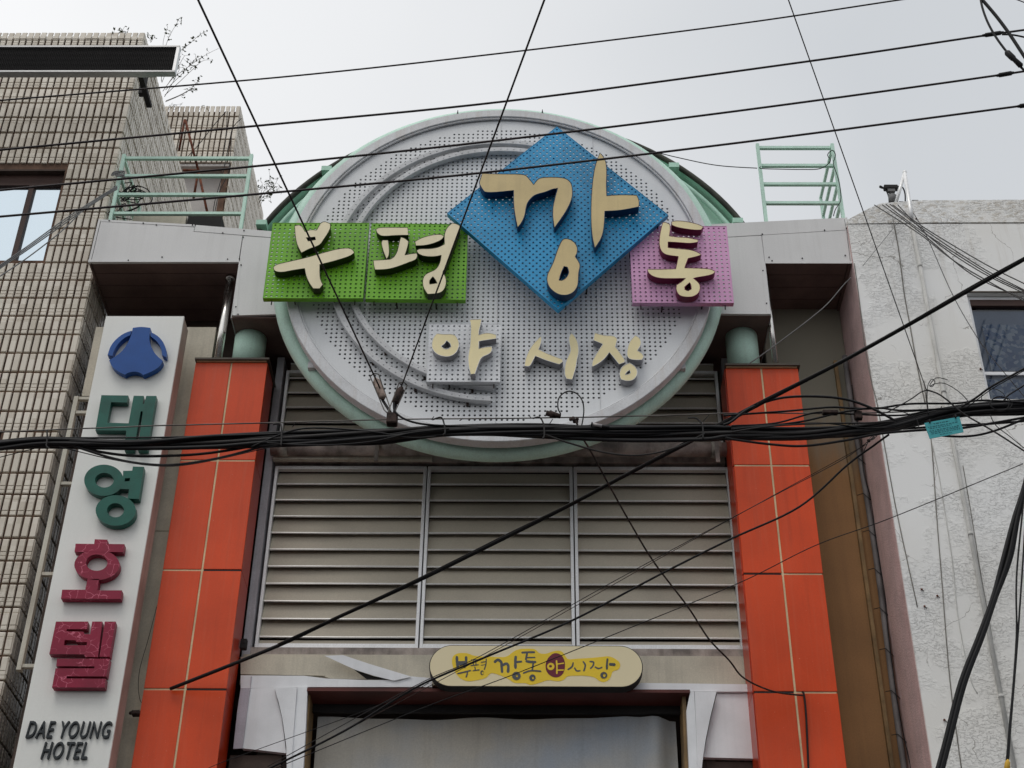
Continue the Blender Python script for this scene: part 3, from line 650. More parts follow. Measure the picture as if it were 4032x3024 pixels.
# ------------------------------------------------------------------ orange columns
def column(x0, x1, xg, ztop, joints, side, lab):
    c = thing('orange_column', ((x0+x1)/2, 12.78, 0), lab, 'column', None)
    yf, yb_ = 12.6, 12.97; t = .035; g_ = .0095
    zz = [ztop]+list(joints)+[joints[-1]-1.2*k for k in range(1, 7)]; zz = [z for z in zz if z > .1]+[.13]
    b = MB(); b.box((x0+.008, yf+.004, .13), (x1-.008, yb_, ztop-.01), M_seal); b.link('sealed_core', c)
    for i in range(len(zz)-1):
        for a, e in ((x0, xg-g_), (xg+g_, x1)):
            b = MB(); b.box((a, yf+random.uniform(-.001, .001)-.004, zz[i+1]+g_), (e, yf+.02, zz[i]-g_), M_orange, .003)
            b.link('orange_panel', c)
        if 0 < i < 4:      # sealant lost from one half of the joint: an open dark slot
            a, e = (xg+g_+.004, x1-.004) if side > 0 else (x0+.004, xg-g_-.004)
            if not (side > 0 and i == 1) and not (side < 0 and i == 1):
                b = MB(); b.box((a, yf+.0005, zz[i]-g_+.002), (e, yf+.0042, zz[i]+g_-.002), M_seam); b.link('open_joint', c)
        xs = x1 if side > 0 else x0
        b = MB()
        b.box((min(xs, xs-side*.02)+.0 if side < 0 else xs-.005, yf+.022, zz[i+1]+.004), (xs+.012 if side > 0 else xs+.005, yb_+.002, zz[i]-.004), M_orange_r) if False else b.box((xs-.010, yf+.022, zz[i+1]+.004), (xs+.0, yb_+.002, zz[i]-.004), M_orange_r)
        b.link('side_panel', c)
    b = MB(); b.box((x0-.005, yf-.045, ztop+.004), (x1+.02, yb_+.12, ztop+.026), M_brown); b.box((x0+.01, yf-.02, ztop-.004), (x1-.01, yb_, ztop+.004), M_seal); b.link('cap_plate', c)
    return c
column(-3.422, -2.689, -3.056, 10.855, (9.665, 8.458, 7.267), 1, 'orange panelled column between the hotel sign and the louvres')
column(1.960, 2.692, 2.322, 10.795, (9.625, 8.44, 7.265), -1, 'orange panelled column between the louvres and the brown wall')
# mint stubs
for x, zt, zc, lb in ((at('B', 1800, 980, 12.64).x, zd+.01, 10.885, 'left'), (at('D', 1610, 770, 12.64).x, zdr+.01, 10.825, 'right')):
    b = MB(); b.cyl((x, 12.78, zc), (x, 12.78, zt), .165, M_mint, 28)
    b.link('mint_pipe_stub', label='fat mint pipe standing on the orange column nearest the %s' % ('hotel sign' if lb == 'left' else 'brown wall'), cat='pipe', group='mint pipe stubs on the columns')
# stainless tubes
p = at('B', 1668, 535, 12.67); q = at('B', 1590, 1120, 12.67); xx = (p.x+q.x)/2
b = MB(); b.cyl((xx, 12.67, 10.885), (xx, 12.67, zb+.018), .042, M_chrome, 16); b.cyl((xx, 12.67, zb-.02), (xx, 12.67, zb+.017), .05, M_chrome, 16); b.link('steel_downpipe', label='shiny stainless downpipe just left of the mint stub by the hotel sign', cat='pipe')
b = MB(); b.box((xx-.09, 12.985, 8), (xx-.05, 13.03, at('B', 1570, 885, 12.98).z), M_brown); b.link('pipe_channel', label='thin brown channel behind the shiny left downpipe', cat='channel')
p = at('N', 262, 990, 12.6); q = at('N', 300, 1345, 12.6); xx = (p.x+q.x)/2
b = MB(); b.cyl((xx, 12.6, 10.825), (xx, 12.6, zbr+.018), .03, M_chrome, 16); b.link('steel_downpipe', label='shiny stainless downpipe at the right column beside the brown wall', cat='pipe')

# ------------------------------------------------------------------ walls beside the columns
cw = thing('side_wall_panels', (-3.7, 12.9, 0), 'cream metal wall panels behind the hotel sign', 'wall')
zt = at('B', 1450, 900, 12.72).z; xl = at('B', 690, 935, 12.72).x; zj = at('C', 1280, 1188, 12.72).z
b = MB(); b.box((-4.34, 12.72, zj+.004), (-3.3, 12.78, zt), M_cream); b.link('panel', cw)
b = MB(); b.box((-4.34, 12.72, 4.5), (-3.3, 12.78, zj-.004), M_cream); b.link('panel', cw)
b = MB(); b.box((xl, 12.72, at('C', 640, 118, 12.72).z), (-4.345, 12.78, zt), M_cream); b.link('panel', cw)
b = MB(); b.box((xl+.03, 12.79, 0), (-3.43, 13.4, zt-.03), M_dark); b.link('backing', cw)
ow = thing('brown_wall', (3.0, 13.3, 0), 'ochre-brown wall with sooty top between the right column and the stucco building', 'wall')
b = MB(); b.box((2.5, 13.2, 0), (3.345, 13.3, zbr+.1), M_brownw); b.link('board', ow)
b = MB(); b.box((3.20, 13.15, 0), (3.235, 13.198, 11.3), M_ochre); b.link('edge_strip', ow)
b = MB(); xp = at('P', 1090, 200, 13.1).x; pts = [V3(xp+.012*math.sin(i*.9), 13.08, .3+i*.55) for i in range(21)]
b.tube(cr(pts, 4), .028, mat('grey_conduit', rgb(120, 116, 116), .6, var=.2), 10); b.link('drain_conduit', label='thin grey conduit running down the corner of the brown wall and pink side', cat='conduit')
b = MB(); 
for z in [6.2+i*.42 for i in range(11)]:
    b.tube([(xp-.07, 13.12, z+.05), (xp-.03, 13.05, z+.03), (xp+.03, 13.05, z-.04), (xp+.06, 13.07, z-.07)], .004, M_seam, 5)
b.tube(cr([V3(xp+.02+random.uniform(-.02, .02), 13.04, 6+i*.35) for i in range(15)], 4), .005, M_black, 5)
b.link('conduit_ties', label='black tie wires lashed round the grey conduit', cat='tie wires')

# ------------------------------------------------------------------ white stucco building
sb = thing('stucco_building', (6.2, 14, 0), 'white rough-stucco building at the right with pink side and blue-patterned window', 'building')
XS = 3.355; YS = 12.35; WX, WT, WB = 4.46, 11.57, 10.24
def spoly(pts, dy=.3, m=M_stucco): 
    mb = MB(); mb.poly([V3(x, YS, z) for x, z in pts], dy, m); return mb
zc_ = 12.515
mb = spoly([(XS, 0), (8.5, 0), (8.5, WB), (WX, WB), (WX, WT), (8.5, WT), (8.5, zc_+.02), (XS, zc_-.01)], .32); mb.link('front_wall', sb)
mb = MB(); mb.poly([V3(x, YS-.008, z) for x, z in [(XS, zc_-.008), (4.3, zc_+.01), (8.5, zc_+.03), (8.5, 12.86), (5.3, 12.85), (4.2, 12.84), (3.75, 12.80), (3.60, 12.72), (XS, 12.56)]], .35, M_stucco); mb.link('parapet_band', sb)
b = MB(); b.box((XS-.004, YS+.02, 0), (XS+.1, 13.6, 12.5), M_pink); b.link('side_wall', sb)
b = MB(); b.box((XS+.1, YS+.4, 0), (8.4, 18, 12.4), M_concrete); b.link('body', sb)
f = MB(); 
f.box((WX+.003, YS+.06, WB+.003), (WX+.04, YS+.12, WT-.003), M_white); f.box((WX+.04, YS+.06, WT-.045), (8.4, YS+.12, WT-.003), M_white)
f.box((WX+.04, YS+.05, WT-.125), (8.4, YS+.13, WT-.048), M_frame); zm = at('N', 2050, 1418, 12.45).z
f.box((WX+.04, YS+.07, zm-.018), (8.4, YS+.095, zm+.018), M_white); f.box((WX+.04, YS+.06, WB+.003), (8.4, YS+.12, WB+.04), M_white)
fr = f.link('window', sb, 'window with white and brown frame')
for za, zc2 in ((zm+.018, WT-.125), (WB+.04, zm-.018)):
    q = MB(); q.add([(WX+.04, YS+.085, za), (8.4, YS+.085, za), (8.4, YS+.085, zc2), (WX+.04, YS+.085, zc2)], [(0, 1, 2, 3)], M_glass); q.link('pane', fr)
q = MB(); q.box((WX+.05, YS+.122, WB+.05), (8.4, YS+.128, WT-.14), mat('slate_blind', rgb(134, 146, 168), .6)); q.link('blind', fr)
z_ = at('N', 2000, 1050, 12.49).z
q = MB(); q.box((at('N', 1885, 1040, 12.45).x, YS+.098, zm+.05), (8.3, YS+.102, z_), M_panesheet); q.box((WX+.06, YS+.098, WB+.05), (8.3, YS+.102, zm-.06), M_panesheet); q.link('patterned_sheet', fr)
b = MB(); b.box((WX-.02, YS-.01, WT+.002), (8.4, YS+.06, WT+.018), M_brown); b.link('drip_edge', sb)
# painted-over pipes and cables on the wall
def wline(name, pl, rad, m, lab, cat_, v='D', Y=YS, n=5):
    mb = MB(); P = [at(v, x, y, Y-rad*.6) for x, y in pl]
    mb.tube(cr(P, n), rad, m, 7); return mb.link(name, label=lab, cat=cat_)
M_pp = mat('overpainted_pipe', rgb(206, 205, 201), .7, var=.1, streak=.15)
p = at('N', 1350, 290, YS); q = at('P', 2050, 1350, YS); 
b = MB(); b.tube([V3(p.x, YS-.02, 5), V3(p.x, YS-.02, 12.49)], .021, M_pp, 10)
for z in (7.1, 8.7, 10.3, 11.9): b.tube([V3(p.x, YS-.02, z), V3(p.x, YS-.02, z+.03)], .026, M_pp, 10)
b.link('wall_pipe', label='white-painted pipe running down the stucco front below the antenna', cat='pipe')
wline('wall_cable', [(1950, 860), (1975, 520+345), (1985, 900), (1998, 1100)], .004, M_pp, 'thin painted cable down the stucco wall', 'cable') if False else None
M_gc = mat('dusty_cable', rgb(132, 128, 122), .8)
wline('wall_cable', [(1200, 215), (1245, 450), (1290, 800), (1330, 1020), (1385, 1330), (1450, 1640)], .006, M_gc, 'dusty cable tacked down the stucco, second from the pink corner', 'cable', 'N')
wline('wall_cable', [(905, 560), (945, 850), (985, 1180), (1040, 1480), (1085, 1659), (1180, 2200), (1250, 2560), (1390, 3200)], .005, M_gc, 'dusty cable tacked down the stucco nearest the pink corner', 'cable', 'N')
wline('wall_cable', [(1440, 0), (1500, 500), (1535, 1000), (1575, 1500), (1640, 2300), (1730, 2990)], .005, M_gc, 'dusty cable down the stucco wall left of the painted pipe', 'cable', 'O')
wline('wall_cable', [(1500, 470), (1550, 700), (1600, 1000), (1660, 1400), (1700, 1800), (1790, 2260), (1850, 2400)], .005, M_pp, 'white cable hugging the stucco wall beside the painted pipe', 'cable', 'O')
wline('wall_cable', [(1740, 650), (1800, 1000), (1880, 1500), (1960, 1950), (2060, 2600), (2150, 2990)], .004, M_gc, 'thin dark cable down the stucco wall right of the painted pipe', 'cable', 'O')
b = MB()
for v, x, y in (('P', 1425, 235), ('P', 1447, 365), ('P', 1945, 595), ('P', 1600, 1240), ('P', 1615, 1340), ('P', 1545, 285), ('N', 1875, 1370), ('N', 1380, 218)):
    c = at(v, x, y, YS-.008); b.ball(c, .011, M_rust, 6); b.tube([c, c+Vector((.012, -.02, -.03))], .004, M_rustd, 5)
b.link('wall_hooks', sb, kind='stuff')

# ------------------------------------------------------------------ hotel sign
hs = thing('hotel_sign', (-3.93, 12.4, 4), 'tall white vertical hotel sign with blue emblem, green and crimson Korean letters', 'sign')
HX0, HX1, HZ = -4.327, -3.529, 11.20
b = MB(); b.box((HX0+.004, 12.302, 4.2), (HX1-.004, 12.52, HZ-.004), M_hside); b.link('cabinet', hs)
b = MB(); b.box((HX0, 12.28, 4.2), (HX1, 12.3, HZ), M_hface, .004); b.link('face', hs)
YL, DL = 12.20, .07
glyph('emblem', hs, 'B', YL, DL, [([(964, 905), (1025, 896), (1092, 905), (1088, 930), (1082, 990), (1100, 1050), (1130, 1100), (1182, 1145), (1160, 1185), (1110, 1218), (1040, 1247), (1015, 1228), (970, 1220), (930, 1230), (905, 1245), (850, 1218), (810, 1182), (793, 1140), (850, 1105), (900, 1060), (935, 1000), (955, 950)], [])], M_emb, M_emb, it=2, keep=45, label='blue swoosh emblem')
glyph('emblem_arc', hs, 'B', YL+.004, DL-.004, [([(956, 925), (900, 943), (840, 988), (800, 1040), (781, 1102), (817, 1108), (827, 1070), (860, 1015), (905, 975), (946, 957)], [])], M_emb, M_emb, keep=45)
glyph('emblem_arc', hs, 'B', YL+.004, DL-.004, [([(1094, 935), (1150, 965), (1190, 1015), (1212, 1080), (1206, 1118), (1176, 1102), (1170, 1050), (1140, 1000), (1092, 965)], [])], M_emb, M_emb, keep=45)
glyph('letter', hs, 'C', YL, DL, [([(803, 112), (1015, 115), (1005, 170), (880, 168), (848, 330), (1018, 335), (1058, 117), (1138, 118), (1128, 181), (1141, 181), (1158, 118), (1238, 118), (1166, 545), (1090, 545), (1131, 240), (1114, 240), (1058, 545), (984, 545), (1000, 393), (755, 390)], [])], M_teal, M_teal, smooth=False, label='green block syllable at the top')
glyph('letter', hs, 'C', YL, DL, [(ell(822, 786, 156, 124), [ell(826, 785, 74, 58)]), ([(975, 712), (1050, 710), (1022, 856), (948, 855), (972, 790)], [[(989, 770), (1031, 768), (1026, 793), (985, 795)]]), ([(1052, 677), (1140, 680), (1100, 934), (1010, 931)], []), (ell(916, 1025, 159, 121), [ell(914, 1023, 67, 56)])], M_teal, M_teal, smooth=False, label='green syllable with two rings')
glyph('letter', hs, 'C', YL, DL, [(ell(767, 1456, 179, 120), [ell(765, 1438, 85, 65)]), ([(750, 1253), (850, 1256), (845, 1290), (985, 1292), (975, 1355), (612, 1352), (590, 1352), (598, 1288), (745, 1290)], [])], M_crim, M_crim, smooth=False, label='crackled crimson ring with a hat stroke')
glyph('letter', hs, 'Z', YL, DL, [([(693, 160), (785, 160), (770, 250), (965, 250), (955, 318), (483, 315), (492, 245), (675, 245)], [])], M_crim, M_crim, smooth=False, label='crimson foot stroke')
glyph('letter', hs, 'Z', YL, DL, [([(443, 497), (697, 497), (689, 557), (528, 557), (525, 575), (660, 577), (668, 597), (713, 597), (730, 497), (810, 497), (775, 778), (672, 775), (668, 757), (390, 755)], [[(512, 643), (598, 645), (602, 658), (690, 660), (686, 685), (505, 685)]]),
      ([(830, 497), (915, 497), (868, 775), (788, 775)], []), ([(452, 790), (868, 792), (842, 932), (528, 930), (524, 948), (838, 950), (828, 1020), (412, 1018), (440, 868), (745, 868), (750, 852), (445, 850)], [])], M_crim, M_crim, smooth=False, label='crackled crimson block syllable')
def lettering(txt, x0, x1, y0, y1, v='Z'):
    cu = bpy.data.curves.new('lettering', 'FONT'); cu.body = txt; cu.shear = .17; cu.extrude = .02; cu.offset = .006; cu.resolution_u = 4; cu.space_character = 1.16; cu.size = 1
    to = bpy.data.objects.new('tmp', cu); C.objects.link(to)
    bpy.context.view_layer.update()
    me = bpy.data.meshes.new_from_object(to.evaluated_get(bpy.context.evaluated_depsgraph_get())); C.objects.unlink(to); bpy.data.objects.remove(to)
    xs = [p.co.x for p in me.vertices]; ys = [p.co.y for p in me.vertices]
    a = at(v, x0, y1, 12.25); b_ = at(v, x1, y1, 12.25); t_ = at(v, (x0+x1)/2, y0, 12.25)
    X0, X1, Z0, Z1 = a.x, b_.x, (a.z+b_.z)/2, t_.z
    sx = (X1-X0)/(max(xs)-min(xs)); sz = (Z1-Z0)/(max(ys)-min(ys))
    mb = MB(); mb.add([(X0+(p.co.x-min(xs))*sx, 12.265-p.co.z*.7, Z0+(p.co.y-min(ys))*sz) for p in me.vertices], [tuple(p.vertices) for p in me.polygons], M_text)
    return mb.link('lettering', hs, 'raised charcoal slanted capitals '+txt)
lettering('DAE YOUNG', 198, 866, 1283, 1418); lettering('HOTEL', 318, 684, 1447, 1584)
# ladder-like support frame left of the sign
lf = thing('sign_bracket_frame', (-4.45, 12.4, 7), 'cream steel ladder frame standing between the tiled wall and the hotel sign', 'frame')
xo = at('C', 590, 250, 12.38).x; z1_ = at('C', 640, 128, 12.38).z; z0_ = at('Z', 160, 885, 12.38).z
b = MB(); b.box((xo-.03, 12.36, z0_), (xo+.012, 12.42, z1_), M_ladder); b.link('rail', lf)
for v, x, y in (('C', 640, 128), ('C', 630, 238), ('C', 500, 800), ('C', 345, 1515), ('Z', 200, 835)):
    z = at(v, x, y, 12.38).z; b = MB(); b.box((xo+.012, 12.37, z-.035), (HX0-.003, 12.41, z), M_ladder, .003); b.link('rung', lf)
b = MB(); b.box((xo+.05, 12.60, z0_+.1), (xo+.09, 12.66, z1_+.2), M_jamb); b.link('back_rail', lf)

# ------------------------------------------------------------------ louvre panels
def louvre(x0, x1, z0, z1, nsl, ztop_lip, lab, pitch=.1872, fr_=.035, Y=13.1, mats=(None, None)):
    t = thing('louvre_panel', ((x0+x1)/2, Y, z0), lab, 'louvre', 'louvre panels over the arcade')
    b = MB(); g_ = .004
    b.box((x0+g_, Y, z0), (x0+fr_, Y+.06, z1), M_alu, .003); b.box((x1-fr_, Y, z0), (x1-g_, Y+.06, z1), M_alu, .003)
    b.box((x0+fr_, Y+.001, z1-fr_), (x1-fr_, Y+.06, z1), M_alu); b.box((x0+fr_, Y+.001, z0), (x1-fr_, Y+.06, z0+fr_*1.3), M_alu)
    b.link('frame', t)
    bz = ztop_lip-(nsl-1)*pitch
    if bz-z0 > .07:
        b = MB(); b.box((x0+fr_+.002, Y+.04, z0+fr_*1.3), (x1-fr_-.002, Y+.05, bz-.03), M_slat); b.link('bottom_slat', t)
    for i in range(nsl):
        zl = ztop_lip-i*pitch
        lo = zl; hi = zl+pitch+.012; sag = random.uniform(-.002, .002)
        if lo < z0+.01: continue
        hi = min(hi, z1-fr_-.002)
        b = MB(); xa, xb = x0+fr_+.002, x1-fr_-.002; seg = 5
        vs = []; prof = [(.034, lo+.005), (.022, lo+.006), (.018, lo+.004), (.017, lo-.006), (.020, lo-.009), (.031, lo-.009), (.033, lo-.004)]
        tlt = .052
        # slat face: lower edge forward, upper edge tucked behind the slat above
        for k in range(seg+1):
            x = xa+(xb-xa)*k/seg; dz = sag*math.sin(math.pi*k/seg)*1.5
            vs += [(x, Y+.030, lo+.004+dz), (x, Y+.034+tlt, hi+dz), (x, Y+.038+tlt, hi+dz-.002), (x, Y+.034, lo+.002+dz)]
        fs = []
        for k in range(seg):
            a = k*4; e = a+4
            for q in range(4): fs.append((a+q, e+q, e+(q+1) % 4, a+(q+1) % 4))
        b.add(vs, fs, M_slat)
        lp = [(.018, .006), (.016, -.004), (.020, -.010), (.030, -.010), (.034, -.003), (.031, .006)]
        vs = []; fs = []
        for k in range(seg+1):
            x = xa+(xb-xa)*k/seg; dz = sag*math.sin(math.pi*k/seg)*1.5
            vs += [(x, Y+q[0], lo+q[1]+dz) for q in lp]
        n = len(lp)
        for k in range(seg):
            for q in range(n): fs.append((k*n+q, (k+1)*n+q, (k+1)*n+(q+1) % n, k*n+(q+1) % n))
        b.add(vs, fs, M_lip)
        b.link('slat', t)
    return t
lip0 = 9.725
for x0, x1, lb in ((-2.59, -1.052, 'left of the three lower louvre panels, next to the hotel-side column'), (-1.048, .416, 'middle of the three lower louvre panels, under the round sign'), (.420, 1.99, 'right of the three lower louvre panels, next to the right column')):
    louvre(x0, x1, 7.915, 9.925, 10, lip0, lb)
for x0, x1, lb in ((-2.59, -1.052, 'upper louvre panel half hidden behind the lower left of the round sign'), (-1.048, .416, 'upper louvre panel hidden behind the middle of the round sign'), (.420, 1.955, 'upper louvre panel half hidden behind the lower right of the round sign')):
    louvre(x0, x1, 10.16, 11.12, 5, at('G', 400, 540, 13.1).z+0, lb)
b = MB()
b.box((-2.685, 13.05, 7.8), (-2.612, 13.3, 11.25), M_jamb); b.link('jamb_strip', bw)
b = MB(); b.box((1.999, 13.05, 7.8), (2.06, 13.3, 11.25), M_jamb); b.link('jamb_strip', bw)
b = MB(); b.box((-2.66, 13.06, 7.80), (2.0, 13.3, 7.90), M_pipe); b.link('sill', bw)
b = MB(); b.box((-2.6, 13.08, 9.965), (1.95, 13.16, 10.04), M_pipe); b.box((-2.6, 13.2, 9.93), (1.95, 13.3, 10.15), M_dark); b.link('transom', bw)
b = MB()
for xa, xb in ((1800, 1890), (310, 455), (475, 612), (905, 1100), (1130, 1260)):
    if xa == 1800: continue
    p, q = at('H', xa, 1268, 13.19), at('H', xb, 1296, 13.19); b.box((p.x, 13.19, q.z), (q.x, 13.198, p.z), M_cream)
b.link('cream_slots', bw)
# stained horizontal pipe
zp = at('D', 1500, 969, 12.93).z
hp = thing('horizontal_pipe', (0, 12.95, zp), 'fat stained grey pipe crossing behind the bottom of the round sign', 'pipe')
b = MB(); b.cyl((-2.62, 12.95, zp), (1.97, 12.95, zp), .075, M_pipe, 20); b.link('tube', hp)
for x in (-2.5, 1.85): b = MB(); b.cyl((x-.05, 12.95, zp), (x+.05, 12.95, zp), .085, mat('taped_joint', rgb(176, 168, 158), .6, var=.3, vscale=10), 20); b.link('collar', hp)
for v, x in (('G', 945), ('H', 1800)):
    xx = at(v, x, 1230, 12.9).x; b = MB(); b.box((xx-.02, 12.86, zp-.2), (xx+.02, 12.875, zp+.09), M_pipe); b.box((xx-.02, 12.875, zp+.075), (xx+.02, 13.02, zp+.09), M_pipe); b.link('strap', hp)
b = MB(); p = at('G', 150, 1268, 13.0); b.box((-2.60, 12.99, p.z-.03), (-1.0, 13.04, p.z+.02), M_ladder); b.link('ledge_bar', bw)

# ------------------------------------------------------------------ mint vaulted roof behind the sign
va = thing('vaulted_roof', (-.33, 15, 12), 'mint-green vaulted arcade roof showing behind the round sign', 'roof')
VC = (-.33, 12.1); VR = 3.12
def arc(r_, Y, a0, a1, n=60, cx=VC[0], cz=VC[1]): return [V3(cx+r_*math.cos(a0+(a1-a0)*i/n), Y, cz+r_*math.sin(a0+(a1-a0)*i/n)) for i in range(n+1)]
a0 = math.asin(.25/VR)
b = MB(); b.poly(arc(VR-.06, 13.6, a0, math.pi-a0), .05, M_mint2); b.link('gable', va)
b = MB(); b.tube(arc(VR-.15, 13.52, a0, math.pi-a0), .03, M_mint2, 8); b.link('mint_rib', va)
b = MB(); b.tube(arc(VR, 13.5, a0, math.pi-a0), .035, mat('dark_flashing', rgb(70, 72, 62), .6, var=.3), 8); b.link('eave_edge', va)
b = MB(); A1 = arc(VR+.02, 13.5, a0, math.pi-a0); A2 = arc(VR+.02, 22, a0, math.pi-a0); A3 = arc(VR-.03, 13.5, a0, math.pi-a0); A4 = arc(VR-.03, 22, a0, math.pi-a0); n = len(A1)
b.add(A1+A2, [(i, i+1, n+i+1, n+i) for i in range(n-1)], M_roof, True); b.add(A3+A4, [(i, n+i, n+i+1, i+1) for i in range(n-1)], M_mint2, True); b.link('shell', va)
b = MB()
for v, x, y in (('E', 560, 525), ('F', 1470, 500), ('E', 60, 940), ('F', 1960, 925)):
    c = at(v, x, y, 13.42); b.box((c.x-.06, 13.38, c.z-.04), (c.x+.06, 13.5, c.z+.03), M_mint2)
b.link('eave_brackets', va)

# ------------------------------------------------------------------ round market sign
DX, DZ, DR = -.332, 11.64, 2.17
rs = thing('round_sign', (DX, 12.15, DZ-DR), 'huge round pale-metal market sign with green, blue and mauve boards of Korean letters', 'sign')
def perf(name, parent, orig, ux, uz, nx, nz, px_, pz_, rad, m, inside=None, dep=.012, label=None, seg=8, full=None):
    """perforated sheet: every hole is a real opening. orig = corner, ux/uz unit vectors, nx x nz cells"""
    mb = MB(); n = Vector((0, 1, 0)); vs = []; fs = []
    for i in range(nx):
        for j in range(nz):
            c = orig+ux*((i+.5)*px_)+uz*((j+.5)*pz_)
            st_ = inside(c) if inside else 2
            if st_ == 0: continue
            h = [ux*(px_/2), uz*(pz_/2)]
            if st_ == 1:
                o = len(vs); vs += [c-h[0]-h[1], c+h[0]-h[1], c+h[0]+h[1], c-h[0]+h[1]]; fs.append((o, o+1, o+2, o+3)); continue
            o = len(vs)
            dirs = []
            for k in range(seg):
                q = 2*math.pi*(k+.5)/seg; cx_, sz_ = math.cos(q), math.sin(q); s_ = 1/max(abs(cx_), abs(sz_)) if True else 1
                dirs.append((cx_, sz_))
            sq = [(1, 0), (1, 1), (0, 1), (-1, 1), (-1, 0), (-1, -1), (0, -1), (1, -1)]
            for k in range(8): vs.append(c+h[0]*sq[k][0]+h[1]*sq[k][1])
            for k in range(8):
                q = math.pi*k/4; vs.append(c+(ux*math.cos(q)+uz*math.sin(q))*rad)
            for k in range(8):
                q = math.pi*k/4; vs.append(c+(ux*math.cos(q)+uz*math.sin(q))*rad+n*dep)
            for k in range(8):
                k2 = (k+1) % 8; fs.append((o+k, o+k2, o+8+k2, o+8+k)); fs.append((o+8+k, o+8+k2, o+16+k2, o+16+k))
    mb.add(vs, fs, m)
    return mb.link(name, parent, label)
PX = .0512
def ins(c):
    r_ = math.hypot(c.x-DX, c.z-DZ)
    return 0 if r_ > DR-.055 else (1 if r_ > DR-.255 else 2)
nn = int(2*DR/PX)+1
perf('perforated_disc', rs, V3(DX-nn*PX/2, 12.0, DZ-nn*PX/2), V3(1, 0, 0), V3(0, 0, 1), nn, nn, PX, PX, .0122, M_disc, ins)
b = MB(); b.poly([V3(DX+(DR-.03)*math.cos(2*math.pi*i/72), 12.09, DZ+(DR-.03)*math.sin(2*math.pi*i/72)) for i in range(72)], .02, M_seam); b.link('dark_hole_backing', rs)  # black sheet added behind the plate so its holes look dark
def ringsolid(r0_, r1_, y0, y1, m, n=128, a0=0, a1=2*math.pi, cx=DX, cz=DZ):
    mb = MB(); closed = abs(a1-a0-2*math.pi) < 1e-6; vs = []; fs = []
    k = n if closed else n+1
    for i in range(k):
        q = a0+(a1-a0)*i/n; c_, s_ = math.cos(q), math.sin(q); bv = min(.006, (r1_-r0_)*.2)
        for r_, y in ((r0_, y1), (r0_, y0+bv), (r0_+bv, y0), (r1_-bv, y0), (r1_, y0+bv), (r1_, y1)): vs.append((cx+r_*c_, y, cz+r_*s_))
    for i in range(n if closed else n):
        j = (i+1) % k
        for q in range(6): fs.append((i*6+q, i*6+(q+1) % 6, j*6+(q+1) % 6, j*6+q))
    if not closed: fs += [tuple(range(6)), tuple(n*6+q for q in range(5, -1, -1))]
    mb.add(vs, fs, m); return mb
ringsolid(DR-.10, DR, 11.95, 12.065, M_discrim).link('rim', rs)
b = MB(); b.tube([V3(DX+(DR-.112)*math.cos(2*math.pi*i/128), 11.975, DZ+(DR-.112)*math.sin(2*math.pi*i/128)) for i in range(128)], .012, M_discrim, 6, closed=True); b.link('inner_bead', rs)
# green pipe ring
b = MB(); b.tube([V3(-.343+2.222*math.cos(2*math.pi*i/128), 12.21, 11.735+2.222*math.sin(2*math.pi*i/128)) for i in range(128)], .092, M_mint, 16, closed=True); b.link('mint_pipe_ring', rs)
for a in (-35, 215): 
    q = R(a); c = V3(-.343+2.2*math.cos(q), 12.1, 11.70+2.2*math.sin(q)); b = MB(); b.box((c.x-.035, 12.07, c.z-.035), (c.x+.035, 12.2, c.z+.035), M_discrim); b.link('mounting_lug', rs)
b = MB(); c = V3(at('D', 1088, 243, 12.1).x, 12.1, DZ+DR); b.poly([V3(c.x-.07, 12.08, c.z-.02), V3(c.x+.07, 12.08, c.z-.02), V3(c.x+.045, 12.08, c.z+.07), V3(c.x-.045, 12.08, c.z+.07)], .02, M_discrim); b.link('lifting_lug', rs)
b = MB()
for v, x, y in (('E', 1565, 105), ('F', 460, 100)):
    p = at(v, x, y, 12.1); b.tube([p, p+V3(0, 0, .08)], [.012, .003], M_seam, 6)
b.link('bird_spikes', rs)
# arc bands (C shape)
for rr_, cx_, cz_ in ((1.713, -.339, 11.613), (1.579, -.318, 11.637)):
    a_s, a_e = R(78), R(268 if rr_ > 1.6 else 270)
    o = ringsolid(rr_-.062, rr_, 11.915, 11.97, M_band, 90, a_s, R(270)-.03, cx_, cz_).link('arc_band', rs)
    b = MB()
    k = 0; q = a_s+.04
    while q < R(268):
        rm = rr_-.031; b.ball((cx_+rm*math.cos(q), 11.916, cz_+rm*math.sin(q)), .0085, M_band, 6); q += .045
        k += 1
        if k % 7 == 0: b.box((cx_+rm*math.cos(q)-.012, 11.97, cz_+(rr_)*math.sin(q)-.03), (cx_+rm*math.cos(q)+.012, 11.998, cz_+(rr_)*math.sin(q)+.005), M_rustd)
    b.link('rivets', o, kind='stuff')
b = MB()
for x in (at('G', 1865, 500, 11.99).x, at('H', 895, 500, 11.99).x): b.box((x-.0015, 11.992, DZ-2.0), (x+.0015, 11.999, DZ+2.0), M_band)
b.link('sheet_seam', rs)
